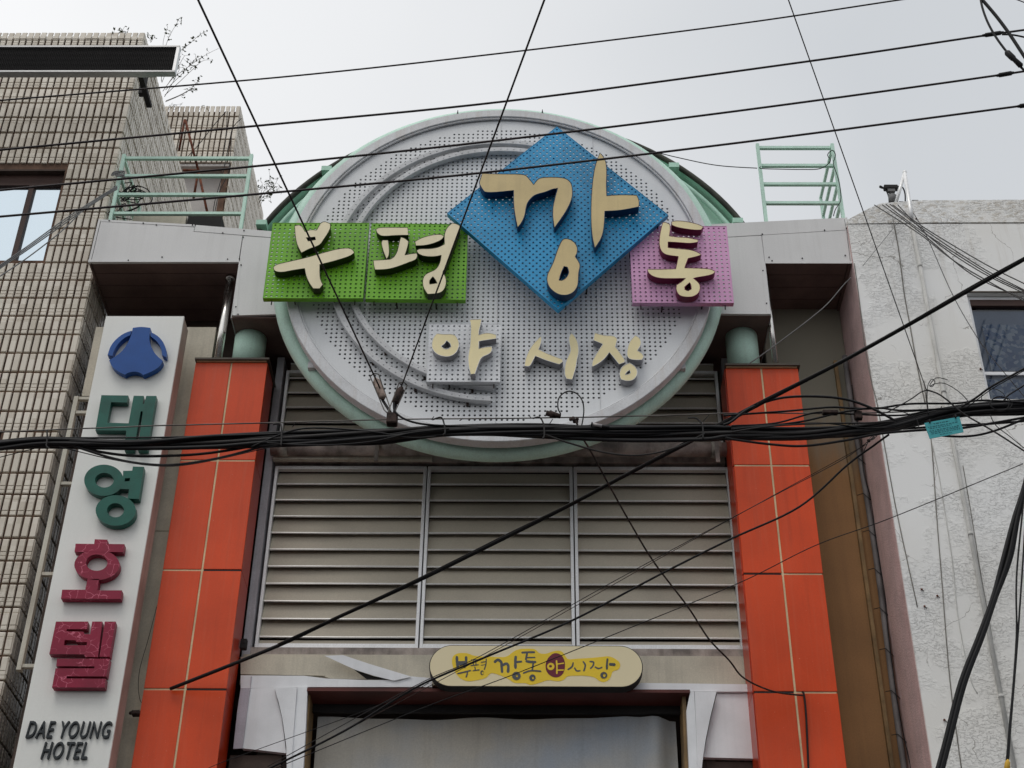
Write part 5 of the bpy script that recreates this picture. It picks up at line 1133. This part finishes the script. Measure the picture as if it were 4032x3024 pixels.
W('cable sagging under the bundle below the mint ring', 'G', [(100, 1160), (500, 1178), (900, 1150), (1200, 1085), (1500, 1050)], .0065, 9.93)
W('cable fed from the stay bracket into the bundle', 'G', [(1075, 850), (1085, 920), (1180, 985), (1350, 1020), (1700, 1035), (2147, 1050)], .0085, 9.95)
W('deep sagging cable below the bundle at the bottom of the round sign', 'T', [(1290, 150), (1400, 190), (1560, 233), (1700, 245), (1850, 215), (1975, 155)], .0075, 9.95, m=M_cable2)
W('black loop of cable standing above the bundle in front of the round sign', 'H', [(600, 935), (580, 890), (585, 820), (625, 775), (675, 763), (730, 785), (768, 840), (778, 920), (763, 1025)], .0055, 9.98)
W('arched thick black cable humping over the right column', 'S', [(-60, 370), (0, 345), (130, 250), (350, 172), (600, 155), (850, 175), (1050, 240), (1240, 340)], .0105, 9.9)
W('cable running high over the bundle to the right window', 'S', [(-60, 300), (400, 268), (740, 238), (910, 245), (1100, 246), (1350, 212), (1700, 208), (1900, 186), (2300, 208)], .0085, 9.93)
W('cable slanting up through the gap over the brown wall', 'S', [(0, 378), (330, 358), (640, 278), (900, 288), (1290, 298), (1600, 245), (2000, 236), (2300, 230)], .0075, 9.95)
W('cable crossing upward from the right column to the stucco wall', 'S', [(0, 405), (500, 350), (850, 272), (1100, 243), (1300, 262), (1700, 245)], .008, 9.92)
W('greyish cable over the right column', 'S', [(0, 425), (300, 380), (700, 360), (1000, 356), (1240, 345)], .0065, 9.9, m=M_cable2)
W('flat cable just under the greyish one over the right column', 'S', [(0, 395), (300, 372), (700, 358), (1000, 395), (1240, 390)], .006, 9.93)
W('low sagging cable under the bundle at the right column', 'S', [(-40, 465), (0, 478), (300, 518), (550, 530), (850, 490), (1130, 436), (1470, 408), (1760, 392), (2300, 300)], .010, 9.93)
W('cable bowing below the teal notice card', 'S', [(1480, 420), (1590, 452), (1800, 456), (2000, 412), (2300, 290)], .009, 9.97)
W('cable along the lower edge of the bundle right of the notice card', 'S', [(1300, 400), (1700, 375), (2000, 360), (2300, 335)], .009, 10.03)
W('long cable falling right from the knot above the notice card', 'S', [(1480, 108), (1560, 135), (1640, 190), (1760, 290), (2000, 430), (2300, 625)], .0065, 9.88, m=M_cable2)
W('cable falling left from the knot above the notice card', 'S', [(1480, 108), (1430, 125), (1350, 180), (1180, 275)], .005, 9.9, m=M_cable2)
W('thin wire arching right from the knot on the stucco wall', 'S', [(1500, 80), (1545, 58), (1620, 60), (1720, 120), (1785, 188), (1800, 240)], .0035, 9.9)
W('small wire curl standing on the knot above the notice card', 'S', [(1480, 105), (1490, 60), (1515, 25), (1538, 45), (1520, 80), (1500, 70), (1550, 15), (1635, 30)], .0032, 9.9)
W('wire dropping from the knot to the bundle', 'S', [(1480, 100), (1478, 180), (1490, 290)], .005, 9.92)
W('thin wire falling steeply past the right edge from the coil', 'S', [(1955, 290), (2000, 375), (2120, 470), (2300, 620)], .0035, 9.9)
W('thin curl of wire hanging left of the notice card', 'S', [(1270, 265), (1340, 290), (1400, 330), (1420, 400)], .0035, 9.88)
W('taut diagonal black cable rising to the right in front of the window', 'S', [(1740, 235), (1850, 165), (1960, 85), (2115, 0), (2320, -115)], .0085, 9.8, 9.4)
W('thin companion of the diagonal cable in front of the window', 'S', [(1780, 240), (1960, 105), (2125, 10), (2320, -100)], .004, 9.78, 9.4)
W('black cable with knots rising at the right frame edge', 'S', [(2060, 185), (2090, 150), (2170, 98), (2300, 20)], .006, 9.85)
for k, (rx_, ry_, ox) in enumerate(((70, 55, 0), (85, 48, 8))):
    W(('smaller' if k == 0 else 'larger')+' round coil of wire hung on the bundle before the window', 'S', [(2030+ox+rx_*math.cos(R(a)), 210+ry_*math.sin(R(a))) for a in range(0, 375, 25)], .0035, 9.87)
W('thin loop of wire over the coil before the window', 'S', [(1890, 190), (1900, 130), (1950, 100), (2010, 105), (2060, 140), (2075, 190)], .003, 9.87)
# lashing hooks
for k, (v, L_) in enumerate((('T', [(845, 98), (880, 88), (893, 110), (898, 150), (890, 160)]), ('T', [(1262, 92), (1290, 88), (1306, 115), (1310, 160), (1303, 176)]), ('T', [(1905, 90), (1940, 92), (1965, 120), (1968, 175)]), ('T', [(185, 118), (212, 114), (220, 140), (218, 205)]), ('V', [(355, 180), (358, 240), (352, 300), (372, 316)]))):
    W(('lashing hook on the bundle, %s' % ('below the stay bracket', 'under the small white board', 'at the right louvre edge', 'at the left louvre edge', 'over the beige tiles')[k]), v, L_, .0065, 9.9, name='lashing_hook', cat_='hook', m=M_cable2)
b = MB()
for v, x, y, dx_, dy_ in (('T', 958, 102, 14, -10), ('T', 840, 98, 12, -14), ('T', 1255, 92, -8, -12), ('T', 265, 128, 14, -20), ('H', 510, 1020, 30, -45), ('H', 1690, 1000, 50, -55), ('S', 1580, 250, 10, -20), ('S', 905, 245, 6, -12), ('V', 440, 190, 30, 40)):
    b.tube([at(v, x, y, 9.95), at(v, x+dx_, y+dy_, 9.93)], .0035, M_cable2, 5)
b.link('wire_ends', label='short snipped wire ends sticking up along the bundle', cat='wire ends', kind='stuff')
# gadgets by the loop
b = MB(); a, e = at('H', 490, 930, 9.95), at('H', 600, 955, 9.95); b.tube([a, a.lerp(e, .25), a.lerp(e, .3), e], [.022, .022, .028, .018], M_rustd, 8); b.link('cable_connector', label='rusty cylindrical connector beside the black loop', cat='connector')
b = MB(); c = at('H', 705, 975, 9.95)
for i in range(7): b.ball(c+Vector((random.uniform(-.03, .03), random.uniform(-.02, .02), random.uniform(-.025, .025))), .016, M_rustd, 6)
b.tube([c, at('H', 730, 1020, 9.95)], .008, M_rustd, 6); b.link('split_bolt', label='knobbly rusty bolt clamp on the strand under the black loop', cat='clamp')
b = MB(); a, e = at('H', 835, 1015, 9.92), at('H', 975, 1040, 9.92); b.tube([a, a.lerp(e, .6)], .014, mat('silver_sleeve', rgb(165, 160, 160), .4, .5), 8); b.tube([a.lerp(e, .6), e], [.013, .01], M_black, 8); b.tube([a, a.lerp(e, .07)], .018, M_black, 8); b.link('coax_coupler', label='silver coax coupler lying on the bundle right of the black loop', cat='connector')
b = MB(); c = at('O', 935, 270, 9.95); b.box((c.x-.03, 9.93, c.z-.03), (c.x+.03, 9.97, c.z+.04), M_rustd, .006); b.link('cable_tap', label='small brown tap block hanging on cables over the pink corner', cat='connector')
b = MB(); c = at('O', 720, 245, 9.92); b.box((c.x-.06, 9.9, c.z-.012), (c.x+.06, 9.94, c.z+.02), M_rustd, .006); b.link('cable_tap', label='flat tap block on cables over the brown wall', cat='connector')
# long diagonals
def lashed(mb, P):
    for i in range(6, len(P)-2, 9):
        mb.tube([P[i]+Vector((0, 0, -.018)), P[i]+Vector((0, -.016, 0)), P[i]+Vector((.004, 0, .02))], .005, M_black, 5)
BD = [('Z', 1350, 1030, 12.56), ('Z', 2200, 690, 12.1), ('I', 800, 1345, 11.85), ('I', 1380, 1080, 11.5), ('I', 2028, 760, 11.1), ('J', 600, 550, 10.8), ('J', 1040, 315, 10.5), ('J', 1550, 50, 10.2), ('N', 180, 1640, 9.9), ('N', 800, 1320, 9.6), ('N', 1290, 1050, 9.4), ('N', 1800, 760, 9.1), ('N', 2209, 530, 8.9), ('N', 2320, 465, 8.85)]
wire('lashed_cable', BD, [.012]*0 or .0165, 'thick lashed black cable rising from the left orange column to the upper right', 'cable', M_black, extra=lashed)
wire('lashed_cable', [(v, x, y-14+6*math.sin(i*1.7), d-.03) for i, (v, x, y, d) in enumerate(BD[1:])], .006, 'thinner cable lashed along the top of the thick diagonal one', 'cable', M_cable2)
W('thin dark cable falling from the bundle to the right orange column', 'J', [(735, 60), (790, 150), (920, 390), (1060, 640), (1240, 940), (1490, 1270), (1640, 1500), (1790, 1659), (1900, 1790), (2110, 1885), (2330, 1915)], .0075, 10, 12.5, m=M_rustd)
W('medium black cable sweeping from lower left up to the notice card', 'J', [(-1580, 2460), (-1000, 2170), (-490, 1860), (0, 1645), (650, 1370), (1300, 1030), (1800, 780), (2300, 545), (2650, 240), (2840, 100), (2950, 20)], .0085, 11.2, 10)
W('thin wire twisting along the medium sweeping cable', 'J', [(-1560, 2430), (-490, 1845), (0, 1620), (1000, 1060), (2028, 510), (2600, 210), (2800, 70)], .0032, 11.15, 9.9, m=M_cable2)
W('thin wire crossing the louvres to the tied knot at the brown wall', 'J', [(-900, 2120), (0, 1640), (650, 1280), (1250, 940), (2028, 508), (2500, 250), (2790, 90)], .0028, 11.3, 10, m=M_rustd)
W('long thin wire from bottom left up to the right edge over the stucco', 'K', [(430, 1100), (850, 925), (1650, 600), (2212, 395), (3100, 40), (3900, -290), (4450, -560), (5000, -760), (5950, -1150)], .0035, 11.2, 9.6)
W('faint wire low across the entrance at the bottom left', 'K', [(0, 1080), (130, 1020), (600, 850), (1100, 670), (1500, 510), (1640, 440)], .0028, 11.6, 11.2)
b = MB(); c = at('S', 1038, 490, 9.9); b.ball(c, .016, M_rustd, 6); b.tube([c, at('S', 1000, 570, 9.9)], .004, M_cable2, 5)
for d_ in ((1060, 455), (1085, 450), (1070, 465)): b.tube(cr([c, at('S', d_[0]-8, d_[1]+10, 9.9), at('S', d_[0]+15, d_[1], 9.9), at('S', d_[0]+5, d_[1]+14, 9.9), c], 5), .0028, M_cable2, 5)
b.link('wire_knot', label='rusty wire knot under the bundle at the pink corner', cat='knot')
# bottom right and top right heavy cables
for i in range(4):
    W('%s of the four fat black cables bunched at the lower right edge' % ('leftmost', 'second from left', 'third from left', 'rightmost')[i], 'P', [(1530+i*14, 1680), (1600+i*13, 1420), (1720+i*13, 960), (1860+i*12, 600), (1970+i*9, 300), (2050+i*20, 0), (2130+i*12, -300), (2215+i*3, -570), (2290, -900)], .0135, 9.0+.02*(i % 2), m=M_black)
for i in range(2):
    W('%s thin cable hanging down the far right edge' % ('left' if i == 0 else 'right'), 'P', [(2075+i*14, 1590), (2100+i*8, 1300), (2135+i*6, 900), (2155+i*12, 560), (2152+i*36, 250), (2165+i*40, 0), (2215+i*20, -500)], .0062, 9.0)
b = MB(); a, e = at('P', 2088, 1545, 8.98), at('P', 2078, 1640, 8.98); b.tube([a, a.lerp(e, .2), e], [.006, .016, .02], mat('yellow_tip', rgb(200, 160, 60), .6), 7); b.link('cable_boot', label='yellow-brown boot at the foot of the right-edge cables', cat='cable end')
W('fat black cable crossing the top right corner', 'M', [(1840, -60), (1890, 0), (2000, 130), (2100, 265), (2209, 430), (2300, 560)], .0125, 7.5)
W('curved black cable looping inside the top right corner', 'M', [(1870, -40), (1890, 60), (1930, 170), (1990, 280), (2070, 390), (2150, 480), (2260, 590)], .0085, 7.5)
W('thin black wire at the extreme top right corner', 'M', [(2120, -15), (2209, 18), (2300, 60)], .004, 7.5)
W('short black cable curving right from the second line splice', 'M', [(2040, 265), (2120, 268), (2209, 285), (2300, 310)], .007, 7.9)
b = MB(); a, e = at('M', 2070, 395, 7.48), at('M', 2190, 510, 7.48); b.tube([a, a.lerp(e, .08), a.lerp(e, .45), a.lerp(e, .55), a.lerp(e, .95), e], [.012, .022, .022, .017, .02, .012], M_black, 8); b.link('splice_sleeve', label='fat splice on the curved cable in the top right corner', cat='splice')
# eave wire, column wire, cables on the left wall
W('slack wire from the vault eave to the right roof railing', 'F', [(1240, 365), (1500, 430), (1800, 490), (2110, 512)], .0055, 12.9, 12.6)
W('black cord tied along the second bar of the right roof railing', 'M', [(185, 1280), (190, 1295), (350, 1300), (500, 1302), (640, 1296), (720, 1240), (700, 1190), (735, 1155), (760, 1190), (745, 1260), (775, 1350), (795, 1440), (800, 1540), (760, 1610), (745, 1660)], .005, 12.52)
W('grey cable sagging from the canopy edge to the right column top', 'N', [(880, 670), (820, 730), (700, 870), (560, 990), (400, 1112), (200, 1260), (80, 1342)], .006, 12.38, 12.5, m=M_grayw)
W('black cord running down the right orange column', 'P', [(505, 1022), (520, 1050), (535, 1200), (545, 1400), (555, 1650)], .0095, 12.57)
W('black thread hanging down beside the left orange column', 'Z', [(1240, 380), (1220, 460), (1170, 650), (1110, 860), (1095, 1010), (1110, 1120), (1135, 1145)], .0028, 12.62)
b = MB(); c = at('Z', 1075, 1222, 12.6); b.box((c.x-.035, 12.57, c.z-.02), (c.x+.04, 12.64, c.z+.018), M_rustd, .006); b.ball(c+V3(-.045, 0, 0), .018, M_rustd, 6); b.link('wall_spigot', label='little dark fitting poking out beside the left orange column', cat='fitting')
b = MB(); c = at('I', 118, 1535, 12.9); b.ball(c, .03, M_seam, 6); b.box((c.x-.04, 12.88, c.z-.06), (c.x+.02, 12.93, c.z+.04), M_seam, .006); b.link('corner_fitting', label='dark fitting at the lower left corner of the louvre frame', cat='fitting')
for i in range(4):
    W('%s of four grey cables slanting down-left from the left railing' % ('topmost', 'second', 'third', 'lowest')[i], 'B', [(-60, 490+i*14 if i < 3 else 575), (0, 450+i*12 if i < 3 else 530), (210, 305+i*13 if i < 3 else 388), (450, 130+i*16 if i < 3 else 200), (640, 5+i*12 if i < 3 else 20), (850, -125+i*8)], .0065, 11.0, 12.4, m=M_grayw)
b = MB(); c = at('A', 865, 1270, 12.5)
for i in range(6): b.tube(cr([c+V3(random.uniform(-.08, .08), -.02, random.uniform(-.05, .05)) for _ in range(5)], 4, True), .007, M_grayw, 5, closed=True)
b.link('cable_grip', label='tangled grey cable grip tied to the left railing post', cat='tangle')
b = MB()
for i in range(9):
    c = at('A', random.uniform(880, 1000), random.uniform(1340, 1530), 12.75); b.tube(cr([c+V3(random.uniform(-.16, .16), random.uniform(-.03, .03), random.uniform(-.14, .14)) for _ in range(6)], 5), .006, M_black, 5)
b.tube(cr([at('A', 880, 1440, 12.7), at('A', 930, 1370, 12.7), at('A', 1010, 1352, 12.7), at('A', 1080, 1385, 12.7), at('A', 1105, 1450, 12.7), at('A', 1060, 1490, 12.7)], 6), .007, M_black, 6)
b.link('wire_tangle', label='black tangle of wires behind the bars of the left railing', cat='tangle')
for i, L_ in enumerate(([(1640, 810), (1560, 900), (1450, 1040), (1360, 1140)], [(1650, 810), (1640, 1000), (1620, 1130)], [(1752, 860), (1690, 930), (1655, 1080), (1620, 1250), (1560, 1460), (1540, 1620)], [(1680, 1000), (1660, 1240), (1590, 1400), (1550, 1600)])):
    W('%s loose wire hanging on the set-back roof block' % ('first', 'second', 'third', 'fourth')[i], 'A', L_, .006, 16.6, m=M_black)
# fan of roof cables on the stucco building
fan = [((1060, 112), (1400, 330), (1700, 560), (2209, 850)), ((1120, 110), (1430, 335), (1800, 640), (2209, 835)), ((1150, 108), (1420, 310), (1900, 620), (2209, 775)), ((1180, 106), (1440, 300), (1880, 590), (2209, 765)), ((1200, 110), (1450, 290), (1900, 560), (2209, 715)), ((1240, 112), (1500, 370), (1850, 610), (2209, 790))]
for i, L_ in enumerate(fan):
    W('%s cable in the fan spreading down-right from the roof antenna' % ('lowest', 'second', 'third', 'fourth', 'fifth', 'uppermost')[i], 'N', [L_[0], L_[1], L_[2], L_[3], (L_[3][0]+150, L_[3][1]+80)], .0055, 12.28, 9.6, m=M_cable2)
W('thin wire falling past the window from the antenna fan', 'N', [(1360, 175), (1400, 240), (1470, 370), (1660, 800), (1850, 1130), (2000, 1330), (2300, 1690)], .0038, 12.2, 11, m=M_cable2)
W('pale thin wire slanting across the top of the stucco wall', 'N', [(1290, 205), (1240, 250), (1100, 420), (970, 580)], .003, 12.3, m=M_grayw)
# teal notice card
tg = thing('notice_card', tuple(at('S', 1610, 470, 9.85)), 'teal notice card with small dark print tied under the cable bundle', 'notice')
Ca = [at('S', x, y, 9.86) for x, y in ((1459, 356), (1724, 308), (1756, 425), (1499, 475))]
b = MB(); b.poly(Ca, .004, M_tag); b.link('card', tg)
def bil(u_, v_, Y): p = Ca[0].lerp(Ca[1], u_).lerp(Ca[3].lerp(Ca[2], u_), v_); return V3(p.x, Y, p.z)
b = MB()
rows = [(.24, .70, .12, .20), (.06, .92, .28, .35), (.09, .72, .39, .45), (.06, .92, .52, .59), (.09, .93, .62, .68), (.09, .93, .72, .78), (.32, .66, .85, .90)]
for u0_, u1_, v0, v1 in rows:
    u_ = u0_
    while u_ < u1_:
        w_ = random.uniform(.03, .09); e_ = min(u_+w_, u1_)
        x = u_
        while x < e_-.008:
            h_ = random.uniform(.0, .25)*(v1-v0); b.poly([bil(x, v0+h_, 9.8585), bil(x+.011, v0+h_*.5, 9.8585), bil(x+.011, v1-h_, 9.8585), bil(x, v1-h_*.4, 9.8585)], 0, M_tagt); x += .015
        u_ = e_+.02
b.link('small_print', tg, kind='stuff')
b = MB()
for u_ in (.13, .87): p = bil(u_, .1, 9.85); b.tube([p, p+V3(.005, 0, .03), p+V3(.004, .1, .08)], .006, M_black, 6)
b.link('cable_ties', tg)
# ------------------------------------------------------------------ roof kit on the stucco building
am = thing('roof_antenna', tuple(at('M', 1190, 1570, 12.5)), 'small grey cable amplifier on a post at the stucco parapet', 'antenna')
YA = 12.5
b = MB(); b.tube([at('M', 1200, 1590, YA), at('M', 1198, 1540, YA), at('M', 1188, 1480, YA)], .014, M_grayw, 8); b.tube([at('M', 1200, 1552, YA), at('M', 1196, 1505, YA)], .045, M_grayw, 10); b.tube([at('M', 1190, 1500, YA), at('M', 1189, 1480, YA)], .025, M_seam, 8); b.link('mast', am)
b = MB(); c = at('M', 1185, 1445, YA); b.box((c.x-.075, YA-.03, c.z-.022), (c.x+.075, YA+.03, c.z+.03), M_seam, .006); b.box((c.x-.04, YA-.02, c.z-.06), (c.x+.04, YA+.02, c.z-.022), M_grayw); b.link('amplifier', am)
b = MB(); b.tube(cr([at('M', 1130, 1448, YA), at('M', 1103, 1440, YA), at('M', 1108, 1430, YA), at('M', 1150, 1465, YA), at('M', 1172, 1520, YA), at('M', 1176, 1580, YA)], 5), .008, M_seam, 6); b.tube(cr([at('M', 1240, 1432, YA), at('M', 1275, 1440, YA), at('M', 1295, 1490, YA), at('M', 1296, 1575, YA)], 5), .008, M_seam, 6); b.link('leads', am)
b = MB(); a_ = at('M', 1292, 1325, 12.45); b.tube([at('M', 1220, 1575, 12.45), a_], .019, M_alu, 8); b.tube([at('M', 1345, 1690, 12.33), at('M', 1335, 1600, 12.33), a_], .022, M_alu, 8); b.ball(a_, .027, M_alu, 8); b.link('pole_bracket', label='white A-shaped pole rising over the stucco parapet', cat='pole')
b = MB(); c = at('M', 1265, 1572, 12.45); b.box((c.x-.03, 12.42, c.z-.02), (c.x+.03, 12.48, c.z+.025), M_seam, .005); b.link('junction_box', label='tiny dark box on the parapet at the foot of the A-shaped pole', cat='box')
b = MB(); c = at('M', 1370, 1562, 12.45); b.box((c.x-.035, 12.42, c.z-.025), (c.x+.04, 12.48, c.z+.03), M_grayw, .008); b.link('junction_box', label='tiny grey fixture on the parapet right of the A-shaped pole', cat='fixture')

# ------------------------------------------------------------------ weeds on the roofs
def leaf(b, p, s_):
    d = Vector((random.uniform(-1, 1), random.uniform(-1, 1), random.uniform(-.6, .6))).normalized(); q = d.orthogonal().normalized(); q = (Matrix.Rotation(random.uniform(0, 6.28), 3, d) @ q)
    n = d.cross(q)*s_*.12
    b.add([p, p+d*s_*.35+q*s_*.28+n, p+d*s_, p+d*s_*.35-q*s_*.28+n], [(0, 1, 2), (0, 2, 3)], M_leaf)
def weed(lab, stems, v, Y, ls, nl=3, rad=.004, spread=18):
    t = thing('roof_weed', tuple(at(v, *stems[0][0], Y)), lab, 'weed'); b = MB(); f = MB()
    for st_ in stems:
        P = cr([at(v, x+random.uniform(-4, 4), y+random.uniform(-4, 4), Y+random.uniform(-.1, .1)) for x, y in st_], 6)
        b.tube(P, [rad*(1-.6*i/len(P)) for i in range(len(P))], M_twig, 5)
        for i in range(len(P)//3, len(P)):
            for _ in range(nl):
                if random.random() < .55:
                    p = P[i]+V3(random.uniform(-1, 1), random.uniform(-1, 1), random.uniform(-1, 1))*spread*.0022
                    b.tube([P[i], p], .0018, M_twig, 4); 
                    for _ in range(2): leaf(f, p, ls*random.uniform(.6, 1.2))
    b.link('stems', t, kind='stuff'); f.link('leaves', t, kind='stuff')
weed('tall sparse weed growing out past the corner of the tiled roof', [[(1190, 700), (1240, 620), (1300, 500), (1290, 470), (1315, 400)], [(1180, 660), (1250, 570), (1340, 500), (1430, 440), (1510, 390), (1590, 350)], [(1200, 690), (1300, 600), (1400, 500), (1470, 440), (1545, 440)], [(1175, 600), (1210, 520), (1290, 390), (1370, 320), (1440, 260), (1480, 230)],
     [(1170, 590), (1180, 440), (1215, 310), (1245, 240), (1280, 180), (1300, 130)], [(1195, 640), (1260, 540), (1330, 420), (1350, 400)], [(1205, 730), (1290, 700), (1370, 650), (1430, 600), (1455, 560)], [(1205, 735), (1310, 690), (1400, 640), (1425, 650)], [(1200, 650), (1320, 540), (1400, 440), (1440, 410)], [(1175, 560), (1190, 420), (1185, 300), (1220, 195)]], 'A', 13.2, .042, 1)
weed('little sprigs poking over the tiled parapet above the display board', [[(960, 320), (930, 290), (890, 250), (890, 210)], [(940, 300), (925, 240), (930, 220)], [(850, 290), (820, 250), (800, 240)], [(1095, 310), (1110, 280), (1095, 262)]], 'A', 12.95, .042, 2)
weed('wispy dry weeds along the foot of the set-back block', [[(1220, 800), (1235, 770), (1250, 740)], [(1250, 800), (1290, 780), (1325, 745)], [(1230, 800), (1260, 770), (1290, 755)], [(1455, 805), (1465, 780), (1475, 765)], [(1510, 805), (1505, 790), (1500, 782)]], 'A', 16.7, .02, 1, .003)
random.seed(21)
weed('leafy shrub clinging to the set-back roof block beside the mint vault', [[(1880, 1480), (1910, 1400), (1950, 1330), (1960, 1275)], [(1880, 1470), (1930, 1400), (1990, 1350), (2015, 1300)], [(1875, 1450), (1900, 1370), (1905, 1320)], [(1880, 1440), (1940, 1420), (1980, 1390), (2020, 1370)], [(1885, 1430), (1950, 1380), (1970, 1340)], [(1890, 1500), (1915, 1450), (1960, 1430)]], 'A', 17.5, .045, 2, .004, 34)
